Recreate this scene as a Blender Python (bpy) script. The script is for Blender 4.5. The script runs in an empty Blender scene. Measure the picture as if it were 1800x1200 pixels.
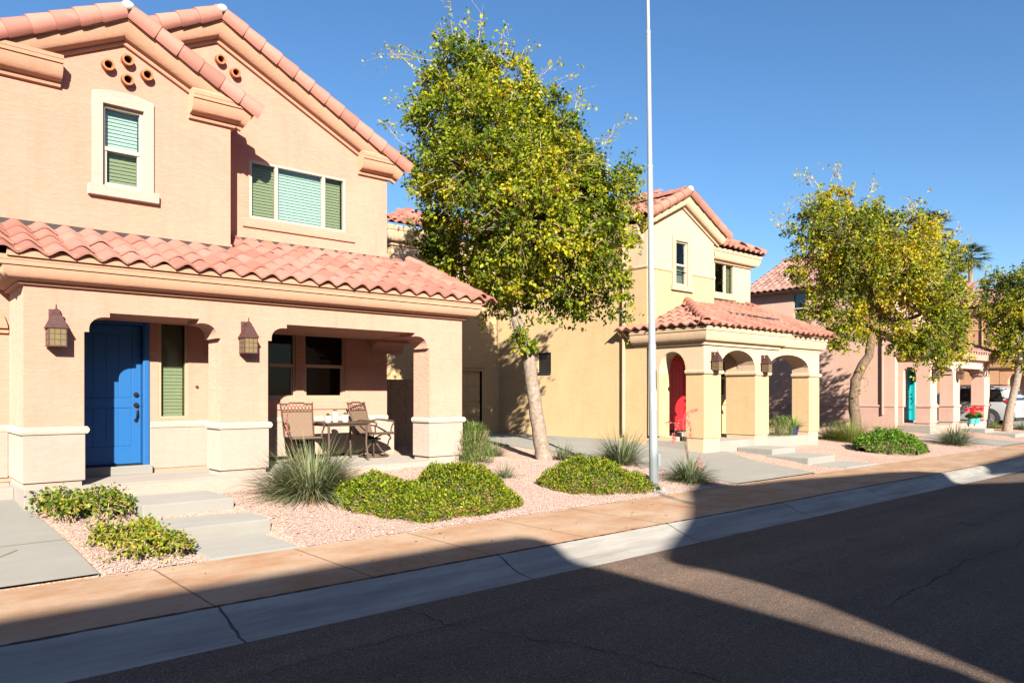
import bpy, math, random
import numpy as np
from mathutils import Vector, Matrix
random.seed(7); RNG = np.random.default_rng(11)
R = math.radians
scn = bpy.context.scene
COL = scn.collection

# ------------------------------------------------------------------ camera model (photo 1800x1200)
FPX, CX, HY, CAMH = 1309.0, 900.0, 693.0, 1.75
TH = math.atan2(1503, 1309); SN, CS = math.sin(TH), math.cos(TH)
def at(u, v, X=None, Y=None, Z=None, T=None):
    r = (u-CX)/FPX; z = (HY-v)/FPX
    dx, dy = r*SN+CS, -r*CS+SN
    t = T if T is not None else X/dx if X is not None else Y/dy if Y is not None else (Z-CAMH)/z
    return Vector((dx*t, dy*t, CAMH+z*t))
cam = bpy.data.objects.new('camera', bpy.data.cameras.new('camera')); COL.objects.link(cam)
cam.location = (0, 0, CAMH)
cam.rotation_euler = (R(90), 0, -TH+0.0)
# forward (sinless): world heading of the optical axis is (CS, SN)
cam.rotation_euler = Vector((CS, SN, 0)).to_track_quat('-Z', 'Y').to_euler()
cam.data.sensor_width = 36; cam.data.lens = 36*FPX/1800
cam.data.shift_y = (HY-600)/1800
cam.data.clip_start = .05; cam.data.clip_end = 3000
scn.camera = cam

# ------------------------------------------------------------------ materials
def mat(name):
    m = bpy.data.materials.new(name); m.use_nodes = True
    nt = m.node_tree; b = nt.nodes['Principled BSDF']
    return m, nt, b
def N(nt, t, **kw):
    n = nt.nodes.new(t)
    for k, v in kw.items():
        if k in n.inputs: n.inputs[k].default_value = v
        else: setattr(n, k, v)
    return n
def L(nt, a, b): nt.links.new(a, b)
def c4(c): return (c[0], c[1], c[2], 1)
def ramp(nt, fac, stops):
    r = nt.nodes.new('ShaderNodeValToRGB'); e = r.color_ramp.elements
    while len(e) < len(stops): e.new(.5)
    for i, (p, c) in enumerate(stops): e[i].position = p; e[i].color = c4(c)
    L(nt, fac, r.inputs['Fac']); return r.outputs['Color']
def mixc(nt, fac, a, b, mode='MIX'):
    m = nt.nodes.new('ShaderNodeMix'); m.data_type = 'RGBA'; m.blend_type = mode
    for s, i in ((fac, 0), (a, 6), (b, 7)):
        if hasattr(s, 'is_output'): L(nt, s, m.inputs[i])
        elif isinstance(s, (int, float)): m.inputs[i].default_value = s
        else: m.inputs[i].default_value = c4(s)
    return m.outputs[2]
def coords(nt, scale=(1, 1, 1), kind='Object'):
    t = nt.nodes.new('ShaderNodeTexCoord'); mp = nt.nodes.new('ShaderNodeMapping')
    mp.inputs['Scale'].default_value = scale; L(nt, t.outputs[kind], mp.inputs['Vector']); return mp.outputs['Vector']
def noise(nt, vec, scale, detail=3, rough=.55, dist=0.0):
    n = N(nt, 'ShaderNodeTexNoise'); n.inputs['Scale'].default_value = scale; n.inputs['Detail'].default_value = detail
    n.inputs['Roughness'].default_value = rough; n.inputs['Distortion'].default_value = dist
    L(nt, vec, n.inputs['Vector']); return n.outputs['Fac']
def bump(nt, b, h, strength, dist, prev=None):
    n = N(nt, 'ShaderNodeBump'); n.inputs['Strength'].default_value = strength; n.inputs['Distance'].default_value = dist
    L(nt, h, n.inputs['Height'])
    if prev is not None: L(nt, prev, n.inputs['Normal'])
    L(nt, n.outputs['Normal'], b.inputs['Normal']); return n.outputs['Normal']
def mul(c, k): return tuple(x*k for x in c)

def stucco(name, col, tex=1.0):
    m, nt, b = mat(name); v = coords(nt)
    n1 = noise(nt, v, 1.3, 5, .6)
    c = ramp(nt, n1, [(.3, mul(col, .93)), (.7, mul(col, 1.05))])
    st = noise(nt, coords(nt, (5, 5, .45)), 1.6, 5, .6); c = mixc(nt, ramp(nt, st, [(.5, (0, 0, 0)), (.8, (.55, .55, .55))]), c, mul(col, .80))
    vs = coords(nt, (1, 1, 2.6))
    n2 = noise(nt, vs, 5.0, 6, .62, 1.2)           # trowelled skip texture
    sk = ramp(nt, n2, [(.47, (0, 0, 0)), (.56, (1, 1, 1))])
    c2 = mixc(nt, mixc(nt, .24, (0, 0, 0), sk), c, mul(col, 1.16))
    L(nt, c2, b.inputs['Base Color'])
    n3 = noise(nt, v, 90, 2)
    p = bump(nt, b, sk, .6*tex, .005); bump(nt, b, n3, .12*tex, .0015, p)
    b.inputs['Roughness'].default_value = .92; b.inputs['Specular IOR Level'].default_value = .2; b.inputs['Diffuse Roughness'].default_value = .8
    return m
def simple(name, col, rough=.5, metal=0, spec=.5, var=.06, bumpy=0, vs=20):
    m, nt, b = mat(name); v = coords(nt)
    n1 = noise(nt, v, vs, 4)
    L(nt, ramp(nt, n1, [(.3, mul(col, 1-var)), (.7, mul(col, 1+var))]), b.inputs['Base Color'])
    b.inputs['Roughness'].default_value = rough; b.inputs['Metallic'].default_value = metal
    b.inputs['Specular IOR Level'].default_value = spec
    if bumpy: bump(nt, b, noise(nt, v, vs*4, 3), bumpy, .003)
    return m
def tonemat(name, col, rough=.85, var=.35, bumpy=.3, weather=None):
    """colour varied per piece by the point attribute 'tone' (0..1) and by noise"""
    m, nt, b = mat(name); v = coords(nt)
    a = N(nt, 'ShaderNodeAttribute', attribute_name='tone')
    c = ramp(nt, a.outputs['Fac'], [(0, mul(col, 1-var)), (.5, col), (1, (min(1, col[0]*(1+var*.6)), col[1]*(1+var*.8), col[2]*(1+var)))])
    n1 = noise(nt, v, 9, 6, .65)
    c = mixc(nt, n1, mixc(nt, .25, c, mul(col, .6)), c)
    if weather:
        n2 = noise(nt, v, 3, 5, .7); f = ramp(nt, n2, [(.58, (0, 0, 0)), (.72, (.6, .6, .6))])
        c = mixc(nt, f, c, weather)
    L(nt, c, b.inputs['Base Color']); b.inputs['Roughness'].default_value = rough; b.inputs['Specular IOR Level'].default_value = .25
    if bumpy: bump(nt, b, noise(nt, v, 60, 4), bumpy, .003)
    return m
def leafmat(name, trans=.35, rough=.45):
    m, nt, b = mat(name)
    a = N(nt, 'ShaderNodeAttribute', attribute_name='leafcol')
    L(nt, a.outputs['Color'], b.inputs['Base Color']); b.inputs['Roughness'].default_value = rough
    b.inputs['Specular IOR Level'].default_value = .22
    tr = N(nt, 'ShaderNodeBsdfTranslucent'); L(nt, mixc(nt, 1.0, a.outputs['Color'], (1.35, 1.25, .5), 'MULTIPLY'), tr.inputs['Color'])
    mx = N(nt, 'ShaderNodeMixShader'); mx.inputs[0].default_value = trans
    L(nt, b.outputs[0], mx.inputs[1]); L(nt, tr.outputs[0], mx.inputs[2])
    L(nt, mx.outputs[0], nt.nodes['Material Output'].inputs['Surface']); return m
def glassmat(name, tint, refl=1.0):
    m, nt, b = mat(name); nt.nodes.remove(b)
    fr = N(nt, 'ShaderNodeFresnel', IOR=1.5); tr = N(nt, 'ShaderNodeBsdfTransparent'); tr.inputs['Color'].default_value = c4(tint)
    gl = N(nt, 'ShaderNodeBsdfGlossy'); gl.inputs['Roughness'].default_value = .03
    ml = N(nt, 'ShaderNodeMath', operation='MULTIPLY'); ml.inputs[1].default_value = refl; L(nt, fr.outputs[0], ml.inputs[0])
    mx = N(nt, 'ShaderNodeMixShader'); L(nt, ml.outputs[0], mx.inputs[0]); L(nt, tr.outputs[0], mx.inputs[1]); L(nt, gl.outputs[0], mx.inputs[2])
    L(nt, mx.outputs[0], nt.nodes['Material Output'].inputs['Surface']); return m
def linemask(nt, vec_out, axis, spacing, offset, width):
    s = N(nt, 'ShaderNodeSeparateXYZ'); L(nt, vec_out, s.inputs[0])
    def M(op, a, bb=None):
        n = N(nt, 'ShaderNodeMath', operation=op)
        for i, q in enumerate((a, bb)):
            if q is None: continue
            if hasattr(q, 'is_output'): L(nt, q, n.inputs[i])
            else: n.inputs[i].default_value = q
        return n.outputs[0]
    f = M('FRACT', M('DIVIDE', M('SUBTRACT', s.outputs[axis], offset-spacing*40), spacing))
    d = M('MULTIPLY', M('MINIMUM', f, M('SUBTRACT', 1.0, f)), spacing)
    return M('LESS_THAN', d, width)
def concrete(name, col, stain=None, joints=None, sc=(.35, 3.2, 2.5)):
    m, nt, b = mat(name); v = coords(nt)
    c = ramp(nt, noise(nt, v, .9, 7, .62), [(.3, mul(col, .86)), (.68, mul(col, 1.1))])
    if stain:
        c = mixc(nt, ramp(nt, noise(nt, coords(nt, sc), 1.6, 7, .68), [(.36, (0, 0, 0)), (.66, (1, 1, 1))]), c, stain)
    c = mixc(nt, ramp(nt, noise(nt, v, 130, 2), [(.35, (.5, .5, .5)), (.5, (0, 0, 0))]), c, mul(col, .8))
    h = noise(nt, v, 70, 4)
    p = bump(nt, b, h, .25, .004)
    if joints:
        vv = N(nt, 'ShaderNodeVectorMath', operation='ADD'); 
        nn = N(nt, 'ShaderNodeTexNoise'); nn.inputs['Scale'].default_value = 6; L(nt, v, nn.inputs['Vector'])
        sc = N(nt, 'ShaderNodeVectorMath', operation='SCALE'); sc.inputs['Scale'].default_value = joints[3] if len(joints) > 3 else .01
        L(nt, nn.outputs['Color'], sc.inputs[0]); L(nt, v, vv.inputs[0]); L(nt, sc.outputs[0], vv.inputs[1])
        lm = linemask(nt, vv.outputs[0], 0, joints[0], joints[1], joints[2])
        c = mixc(nt, lm, c, mul(col, .3) if len(joints) < 5 else joints[4])
    L(nt, c, b.inputs['Base Color']); b.inputs['Roughness'].default_value = .9; b.inputs['Specular IOR Level'].default_value = .25; b.inputs['Diffuse Roughness'].default_value = .45
    return m

PEACH = (.47, .254, .190); CREAM = (.355, .278, .235)
M = {}
M['peach'] = stucco('peach_stucco', PEACH)
M['peach_trim'] = stucco('peach_trim', (.45, .248, .165), .45)
M['cream'] = stucco('cream_stucco', CREAM, .7)
M['cream_trim'] = stucco('cream_trim', (.39, .335, .285), .35)
M['yellow'] = stucco('yellow_stucco', (.44, .318, .178), .4)
M['ycream'] = stucco('yellow_cream_stucco', (.46, .345, .24), .4)
M['ytrim'] = stucco('yellow_trim', (.46, .335, .225), .35)
M['pink'] = stucco('pink_stucco', (.49, .325, .262), .35)
M['pink_trim'] = stucco('pink_trim', (.47, .29, .235), .35)
M['pink_low'] = stucco('pink_low_stucco', (.46, .295, .245), .6)
M['orange'] = stucco('orange_stucco', (.45, .25, .15), .6)
M['orange_trim'] = stucco('orange_trim', (.48, .275, .16), .35)
M['tile'] = tonemat('clay_tile', (.41, .178, .138), .8, .24, .35, (.40, .24, .20))
M['tile_red'] = tonemat('red_clay_tile', (.38, .165, .120), .8, .24, .35)
M['tile_pink'] = tonemat('pink_clay_tile', (.35, .19, .16), .8, .32, .35)
M['mortar'] = simple('mortar', (.5, .47, .43), .9, bumpy=.5)
M['terracotta'] = simple('terracotta', (.36, .125, .05), .75, var=.15, bumpy=.3)
M['blue'] = simple('blue_door_paint', (.012, .098, .285), .38, var=.03)
M['red'] = simple('red_door_paint', (.60, .015, .022), .4, var=.04)
M['teal'] = simple('turquoise_door_paint', (.008, .26, .28), .4, var=.03)
M['navy'] = simple('dark_blue_door_paint', (.02, .05, .13), .4)
M['bronze'] = simple('bronze_metal', (.075, .033, .029), .5, .2, var=.2)
M['black'] = simple('black_metal', (.015, .013, .012), .4, .3)
M['vinyl'] = simple('almond_vinyl', (.38, .325, .27), .5, var=.02)
M['tanframe'] = simple('tan_frame', (.38, .26, .175), .55, var=.03)
M['blind'] = simple('white_blind', (.36, .395, .365), .5, var=.02)
M['dark'] = simple('dark_interior', (.03, .028, .025), .9)
M['glass'] = glassmat('window_glass', (.88, .955, .935), 1.0)
M['screen'] = glassmat('screened_glass', (.78, .81, .72), .5)
M['deep'] = glassmat('shaded_glass', (.36, .32, .24), .45)
M['amber'] = glassmat('amber_glass', (.80, .70, .48), 1.4)
def frost(m, col, k):
    nt = m.node_tree; out = nt.nodes['Material Output']; src = out.inputs['Surface'].links[0].from_socket
    d = N(nt, 'ShaderNodeBsdfDiffuse'); d.inputs['Color'].default_value = c4(col); t = N(nt, 'ShaderNodeBsdfTranslucent'); t.inputs['Color'].default_value = c4(col)
    a = N(nt, 'ShaderNodeMixShader'); L(nt, d.outputs[0], a.inputs[1]); L(nt, t.outputs[0], a.inputs[2])
    b = N(nt, 'ShaderNodeMixShader'); b.inputs[0].default_value = k; L(nt, src, b.inputs[1]); L(nt, a.outputs[0], b.inputs[2]); L(nt, b.outputs[0], out.inputs['Surface'])
frost(M['amber'], (.46, .38, .22), .5)
M['bulb'] = simple('frosted_bulb', (.85, .83, .75), .3)
M['conc'] = concrete('driveway_concrete', (.225, .213, .190), (.20, .193, .175), (1.52, -.1, 0, .01))
M['step'] = concrete('step_concrete', (.235, .225, .205), (.26, .25, .228))
M['slab'] = concrete('porch_concrete', (.275, .245, .215), (.30, .27, .24))
M['walk'] = concrete('stained_walk', (.262, .146, .082), (.335, .25, .18), (1.375, 2.02, .010, .012, (.13, .08, .05)), (.75, 1.25, 1))
M['gutter'] = concrete('gutter_concrete', (.30, .283, .258), (.165, .155, .145), (2.75, 2.06, .011, .05, (.07, .06, .055)))
M['cmu'] = simple('block', (.25, .165, .105), .95, var=.15, bumpy=.6)
M['pole'] = simple('pole_paint', (.27, .305, .32), .45, .1, var=.03)
M['sticker'] = simple('sticker_white', (.5, .5, .49), .5)
M['redink'] = simple('red_ink', (.62, .06, .09), .6)
M['chair'] = simple('chair_frame', (.10, .065, .045), .45, .35, var=.1)
M['sling'] = simple('sling_fabric', (.17, .112, .075), .85, var=.12, bumpy=.4, vs=60)
M['pot'] = simple('white_pot', (.52, .50, .47), .5, var=.1)
M['soil'] = simple('soil', (.05, .035, .025), .95)
M['bluepot'] = simple('blue_pot', (.02, .025, .10), .25)
M['tealpot'] = simple('teal_pot', (.08, .40, .38), .3)
M['bark'] = simple('pale_bark', (.235, .18, .14), .95, var=.35, bumpy=.9, vs=14)
M['bark_shaded'] = simple('shaded_bark', (.135, .092, .06), .95, var=.4, bumpy=.9, vs=14)  # bark darkened in colour for the shade on the crooked trunk
M['twig'] = simple('twig_bark', (.36, .25, .16), .9, var=.2)
M['brownstem'] = simple('brown_stem', (.13, .085, .05), .95)
M['leaf'] = leafmat('tree_leaf', .42); M['leaf2'] = leafmat('ground_leaf', .16); M['blade'] = leafmat('grass_blade', .15, .55)
M['petal'] = leafmat('petal', .25, .6)
M['car'] = simple('silver_paint', (.50, .51, .53), .25, .35, var=.01)
M['carglass'] = simple('car_glass', (.012, .013, .015), .05, 0, .8)
M['tyre'] = simple('tyre_rubber', (.02, .02, .02), .85)
M['rim'] = simple('alloy', (.45, .45, .46), .3, .8)
M['tail'] = simple('tail_light', (.38, .01, .015), .15)
M['plate'] = simple('plate', (.6, .58, .55), .5)
M['trimblack'] = simple('black_trim', (.02, .02, .022), .5)
M['darksheet'] = simple('dark_sheet', (.028, .026, .026), .7, .1)
M['palmtrunk'] = simple('palm_trunk', (.23, .16, .1), .95, bumpy=.6)

def m_asphalt():
    m, nt, b = mat('asphalt'); v = coords(nt)
    vo = N(nt, 'ShaderNodeTexVoronoi'); vo.inputs['Scale'].default_value = 150; L(nt, v, vo.inputs['Vector'])
    sep = N(nt, 'ShaderNodeSeparateColor'); L(nt, vo.outputs['Color'], sep.inputs[0])
    c = ramp(nt, sep.outputs[0], [(0, (.056, .040, .031)), (.55, (.108, .078, .061)), (.9, (.16, .118, .092)), (1, (.30, .235, .185))])
    big = noise(nt, v, .5, 5, .6)
    c = mixc(nt, 1.0, c, ramp(nt, big, [(.3, (.82, .82, .85)), (.7, (1.15, 1.1, 1.05))]), 'MULTIPLY')
    lane = noise(nt, coords(nt, (.06, .9, 1)), 1.5, 5, .6); c = mixc(nt, 1.0, c, ramp(nt, lane, [(.36, (.74, .74, .76)), (.64, (1.16, 1.13, 1.1))]), 'MULTIPLY')
    spot = noise(nt, coords(nt, (.8, 1.4, 1)), 1.3, 4, .5); c = mixc(nt, ramp(nt, spot, [(.66, (0, 0, 0)), (.74, (.6, .6, .6))]), c, (.035, .029, .026))
    L(nt, c, b.inputs['Base Color']); b.inputs['Roughness'].default_value = .88; b.inputs['Specular IOR Level'].default_value = .3; b.inputs['Diffuse Roughness'].default_value = 1
    p = bump(nt, b, vo.outputs['Distance'], 1.0, .006); bump(nt, b, noise(nt, v, 25, 4), .2, .004, p); return m
M['asphalt'] = m_asphalt()
M['crack'] = simple('crack_tar', (.012, .010, .010), .95)
def m_gravel():
    m, nt, b = mat('pink_gravel'); v = coords(nt)
    vo = N(nt, 'ShaderNodeTexVoronoi'); vo.inputs['Scale'].default_value = 75; L(nt, v, vo.inputs['Vector'])
    sep = N(nt, 'ShaderNodeSeparateColor'); L(nt, vo.outputs['Color'], sep.inputs[0])
    c = ramp(nt, sep.outputs[0], [(0, (.27, .14, .10)), (.3, (.40, .255, .20)), (.62, (.49, .36, .30)), (.85, (.55, .44, .39)), (1, (.60, .53, .49))])
    c = mixc(nt, 1.0, c, ramp(nt, noise(nt, v, 1.2, 5, .6), [(.3, (.56, .51, .48)), (.7, (.72, .67, .64))]), 'MULTIPLY')
    L(nt, c, b.inputs['Base Color']); b.inputs['Roughness'].default_value = .95; b.inputs['Specular IOR Level'].default_value = .2; b.inputs['Diffuse Roughness'].default_value = 1
    bump(nt, b, vo.outputs['Distance'], .5, -.01); return m
M['gravel'] = m_gravel()
M['pebble'] = tonemat('pebble', (.52, .375, .32), .92, .40, .2)
M['dirt'] = simple('desert_dirt', (.33, .24, .17), .95, var=.2, vs=2)

# ------------------------------------------------------------------ mesh builder
class MB:
    def __init__(s, off=(0, 0, 0)): s.v = []; s.f = []; s.t = []; s.off = Vector(off); s.tone = .5
    def add(s, pts):
        i = len(s.v); s.v += [Vector(p) for p in pts]; s.t += [s.tone]*len(pts); return list(range(i, i+len(pts)))
    def poly(s, pts): s.f.append(s.add(pts))
    def box(s, x0, x1, y0, y1, z0, z1):
        i = s.add([(x0, y0, z0), (x1, y0, z0), (x1, y1, z0), (x0, y1, z0), (x0, y0, z1), (x1, y0, z1), (x1, y1, z1), (x0, y1, z1)])
        for q in ((0, 3, 2, 1), (4, 5, 6, 7), (0, 1, 5, 4), (1, 2, 6, 5), (2, 3, 7, 6), (3, 0, 4, 7)): s.f.append([i[k] for k in q])
    def hexa(s, b, t):
        i = s.add(list(b)+list(t))
        for q in ((3, 2, 1, 0), (4, 5, 6, 7), (0, 1, 5, 4), (1, 2, 6, 5), (2, 3, 7, 6), (3, 0, 4, 7)): s.f.append([i[k] for k in q])
    def prism(s, pts, d):
        """planar polygon (3D pts) extruded by vector d"""
        d = Vector(d); a = s.add(pts); b = s.add([Vector(p)+d for p in pts]); n = len(pts)
        s.f.append(a[::-1]); s.f.append(b)
        for k in range(n): s.f.append([a[k], a[(k+1) % n], b[(k+1) % n], b[k]])
    def tube(s, pts, rad, n=8, cap=True):
        pts = [Vector(p) for p in pts]
        if not hasattr(rad, '__len__'): rad = [rad]*len(pts)
        prev = None; ref = None
        for k, p in enumerate(pts):
            t = (pts[min(k+1, len(pts)-1)]-pts[max(k-1, 0)]).normalized()
            if ref is None: ref = t.orthogonal().normalized()
            ref = (ref-t*ref.dot(t)).normalized(); bi = t.cross(ref)
            ring = s.add([p+(ref*math.cos(2*math.pi*j/n)+bi*math.sin(2*math.pi*j/n))*rad[k] for j in range(n)])
            if prev:
                for j in range(n): s.f.append([prev[j], prev[(j+1) % n], ring[(j+1) % n], ring[j]])
            elif cap: s.f.append(ring[::-1])
            prev = ring
        if cap: s.f.append(prev)
    def lathe(s, prof, c, n=20):
        """prof: (radius, z) list; c centre"""
        c = Vector(c); prev = None
        for r, z in prof:
            ring = s.add([c+Vector((r*math.cos(2*math.pi*j/n), r*math.sin(2*math.pi*j/n), z)) for j in range(n)])
            if prev:
                for j in range(n): s.f.append([prev[j], prev[(j+1) % n], ring[(j+1) % n], ring[j]])
            else: s.f.append(ring[::-1])
            prev = ring
        s.f.append(prev)
    def sweep(s, path, prof, n, flip=1, cap=True):
        path = [Vector(p) for p in path]; n = Vector(n); prev = None; m_ = []
        seg = [((path[i+1]-path[i]).normalized().cross(n)*flip).normalized() for i in range(len(path)-1)]
        for i in range(len(path)):
            if i == 0: m = seg[0]
            elif i == len(path)-1: m = seg[-1]
            else:
                a, b = seg[i-1], seg[i]; m = (a+b)/(1+a.dot(b))
            ring = s.add([path[i]+m*a+n*b for a, b in prof]); k = len(prof)
            if prev:
                for j in range(k): s.f.append([prev[j], prev[(j+1) % k], ring[(j+1) % k], ring[j]])
            elif cap: s.f.append(ring[::-1])
            prev = ring
        if cap: s.f.append(prev)
    def ball(s, c, r, nu=10, nv=7, sc=(1, 1, 1)):
        c = Vector(c); rows = []
        for i in range(nv+1):
            ph = math.pi*i/nv
            rows.append(s.add([c+Vector((r*sc[0]*math.sin(ph)*math.cos(2*math.pi*j/nu), r*sc[1]*math.sin(ph)*math.sin(2*math.pi*j/nu), r*sc[2]*math.cos(ph))) for j in range(nu)]))
        for i in range(nv):
            for j in range(nu): s.f.append([rows[i][j], rows[i+1][j], rows[i+1][(j+1) % nu], rows[i][(j+1) % nu]])
    def cut(s):
        s.cuts = getattr(s, 'cuts', [])+[len(s.v)]
    def pieces(s, name, m, parent=None, **k):
        cs = sorted({0, *getattr(s, 'cuts', []), len(s.v)}); out = []
        for a, b in zip(cs[:-1], cs[1:]):
            q = MB(s.off); q.v = s.v[a:b]; q.t = s.t[a:b]; q.f = [[i-a for i in f] for f in s.f if a <= f[0] < b]; out.append(q.build(name, m, parent, **k))
        return out
    def build(s, name, m, parent=None, smooth=False, bevel=0, angle=35):
        me = bpy.data.meshes.new(name); me.from_pydata([tuple(p-s.off) for p in s.v], [], s.f)
        a = me.attributes.new('tone', 'FLOAT', 'POINT'); a.data.foreach_set('value', s.t)
        me.materials.append(M[m] if isinstance(m, str) else m)
        me.validate()
        import bmesh
        bm = bmesh.new(); bm.from_mesh(me); bmesh.ops.recalc_face_normals(bm, faces=bm.faces)
        if smooth:
            for f in bm.faces: f.smooth = True
            for e in bm.edges:
                if len(e.link_faces) == 2 and e.calc_face_angle(0) > R(angle): e.smooth = False
        bm.to_mesh(me); bm.free()
        o = bpy.data.objects.new(name, me); COL.objects.link(o)
        if parent: o.parent = parent
        else: o.location = s.off
        if bevel:
            b = o.modifiers.new('bevel', 'BEVEL'); b.width = bevel; b.segments = 2; b.limit_method = 'ANGLE'; b.angle_limit = R(40)
        return o
def tag(o, label, cat, group=None):
    o['label'] = label; o['category'] = cat
    if group: o['group'] = group
    return o
def thing(name, label, cat, loc=(0, 0, 0), group=None):
    o = bpy.data.objects.new(name, None); COL.objects.link(o); o.location = loc; o.empty_display_size = .2
    return tag(o, label, cat, group)
def struct(o, kind='structure'): o['kind'] = kind; return o
def copy_tree(o, parent=None):
    c = o.copy(); COL.objects.link(c)
    if parent: c.parent = parent
    for ch in list(o.children): copy_tree(ch, c)
    return c

# numpy leaf / blade meshes
def npmesh(name, V, F, m, parent, off, colattr=None, tone=None, smooth=False):
    me = bpy.data.meshes.new(name); V = np.asarray(V, dtype=np.float32)-np.asarray(off, dtype=np.float32)
    nf, k = F.shape
    me.vertices.add(len(V)); me.vertices.foreach_set('co', V.ravel())
    me.loops.add(nf*k); me.loops.foreach_set('vertex_index', F.ravel().astype(np.int32))
    me.polygons.add(nf); me.polygons.foreach_set('loop_start', np.arange(0, nf*k, k, dtype=np.int32)); me.polygons.foreach_set('loop_total', np.full(nf, k, dtype=np.int32))
    if smooth: me.polygons.foreach_set('use_smooth', np.ones(nf, dtype=bool))
    me.update(calc_edges=True)
    if colattr is not None:
        a = me.attributes.new('leafcol', 'FLOAT_COLOR', 'POINT'); a.data.foreach_set('color', np.c_[colattr, np.ones(len(V))].astype(np.float32).ravel())
    if tone is not None:
        a = me.attributes.new('tone', 'FLOAT', 'POINT'); a.data.foreach_set('value', tone.astype(np.float32))
    me.materials.append(M[m]); o = bpy.data.objects.new(name, me); COL.objects.link(o)
    if parent: o.parent = parent
    else: o.location = off
    return o
def unit(a): return a/np.maximum(np.linalg.norm(a, axis=-1, keepdims=True), 1e-9)
def leafmesh(name, P, D, Nn, Ln, W, C, m, parent, off, fold=.18):
    D = unit(D); S = unit(np.cross(D, Nn)); U = np.cross(S, D); Ln = Ln[:, None]; W = W[:, None]
    n = len(P)
    v = np.stack([P, P+.45*Ln*D+.5*W*S+fold*W*U, P+Ln*D, P+.45*Ln*D-.5*W*S+fold*W*U], 1).reshape(-1, 3)
    b = np.arange(n)[:, None]*4
    F = np.concatenate([b+np.array([[0, 1, 2]]), b+np.array([[0, 2, 3]])], 0)
    return npmesh(name, v, F, m, parent, off, np.repeat(C, 4, 0))
def pickcol(n, pal, w, jit=.18):
    pal = np.array(pal); w = np.array(w)/sum(w)
    c = pal[RNG.choice(len(pal), n, p=w)]*(1+RNG.normal(0, jit, (n, 1))); return np.clip(c, .004, .9)
def blademesh(name, P, D, Ln, W, droop, C, m, parent, off, seg=4):
    n = len(P); D = unit(D); hd = D.copy(); hd[:, 2] = 0; hd = unit(hd); S = np.stack([-hd[:, 1], hd[:, 0], np.zeros(n)], 1)
    tw = RNG.uniform(-.9, .9, n)[:, None]; Sx = unit(S+tw*np.array([[0, 0, 1.]])*.5+tw*hd*.7)
    vs = []
    for k in range(seg+1):
        t = k/seg; c = P+D*(Ln*t)[:, None]; c = c+hd*(droop*Ln*t*t*.45)[:, None]; c[:, 2] -= droop*Ln*t*t*t*.75
        w = (W*(1-t)**.7*.5+.0006)[:, None]; vs += [c-Sx*w, c+Sx*w]
    V = np.stack(vs, 1).reshape(-1, 3); nb = (seg+1)*2; b = np.arange(n)[:, None]*nb
    F = np.concatenate([b+np.array([[2*k, 2*k+1, 2*k+3, 2*k+2]]) for k in range(seg)], 0)
    return npmesh(name, V, F, m, parent, off, np.repeat(C, nb, 0))

# ------------------------------------------------------------------ ground heights
PADS = [(2.5, 3.5, 7.3, 8.35, .150), (16.05, 17.65, 7.3, 8.3, .160), (31.4, 33.0, 7.3, 8.4, .160)]
def gz(x, y): return float(gzn(np.array([x], float), np.array([y], float))[0])
def gz_old(x, y):
    b = .15+.072*max(0., min(y-7.35, 5.7))
    b += .24*math.exp(-((x-7.4)/2.6)**2-((y-10.5)/1.5)**2)*max(0, min(1, (y-7.35)/.6))
    b += .05*math.exp(-((x-3.5)/3)**2)*max(0, min(1, (y-7.4)/1.2))
    return b
def gzn(x, y):
    b = .15+.072*np.clip(y-7.35, 0, 5.7)
    b = b+.24*np.exp(-((x-7.4)/2.6)**2-((y-10.5)/1.5)**2)*np.clip((y-7.35)/.6, 0, 1)
    b = b+.05*np.exp(-((x-3.5)/3)**2)*np.clip((y-7.4)/1.2, 0, 1)
    for x0, x1, y0, y1, z in PADS:
        d = np.maximum(np.maximum(x0-x, x-x1), np.maximum(y0-y, y-y1)); k = np.clip(1-np.maximum(d, 0)/.3, 0, 1); k = k*k*(3-2*k); b = np.minimum(b, b*(1-k)+z*k)
    return b
def gpt(u, v):
    z = .3
    for _ in range(40):
        p = at(u, v, Z=z); z = .5*z+.5*gz(p.x, p.y)
    return Vector((p.x, p.y, gz(p.x, p.y)))

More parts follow.
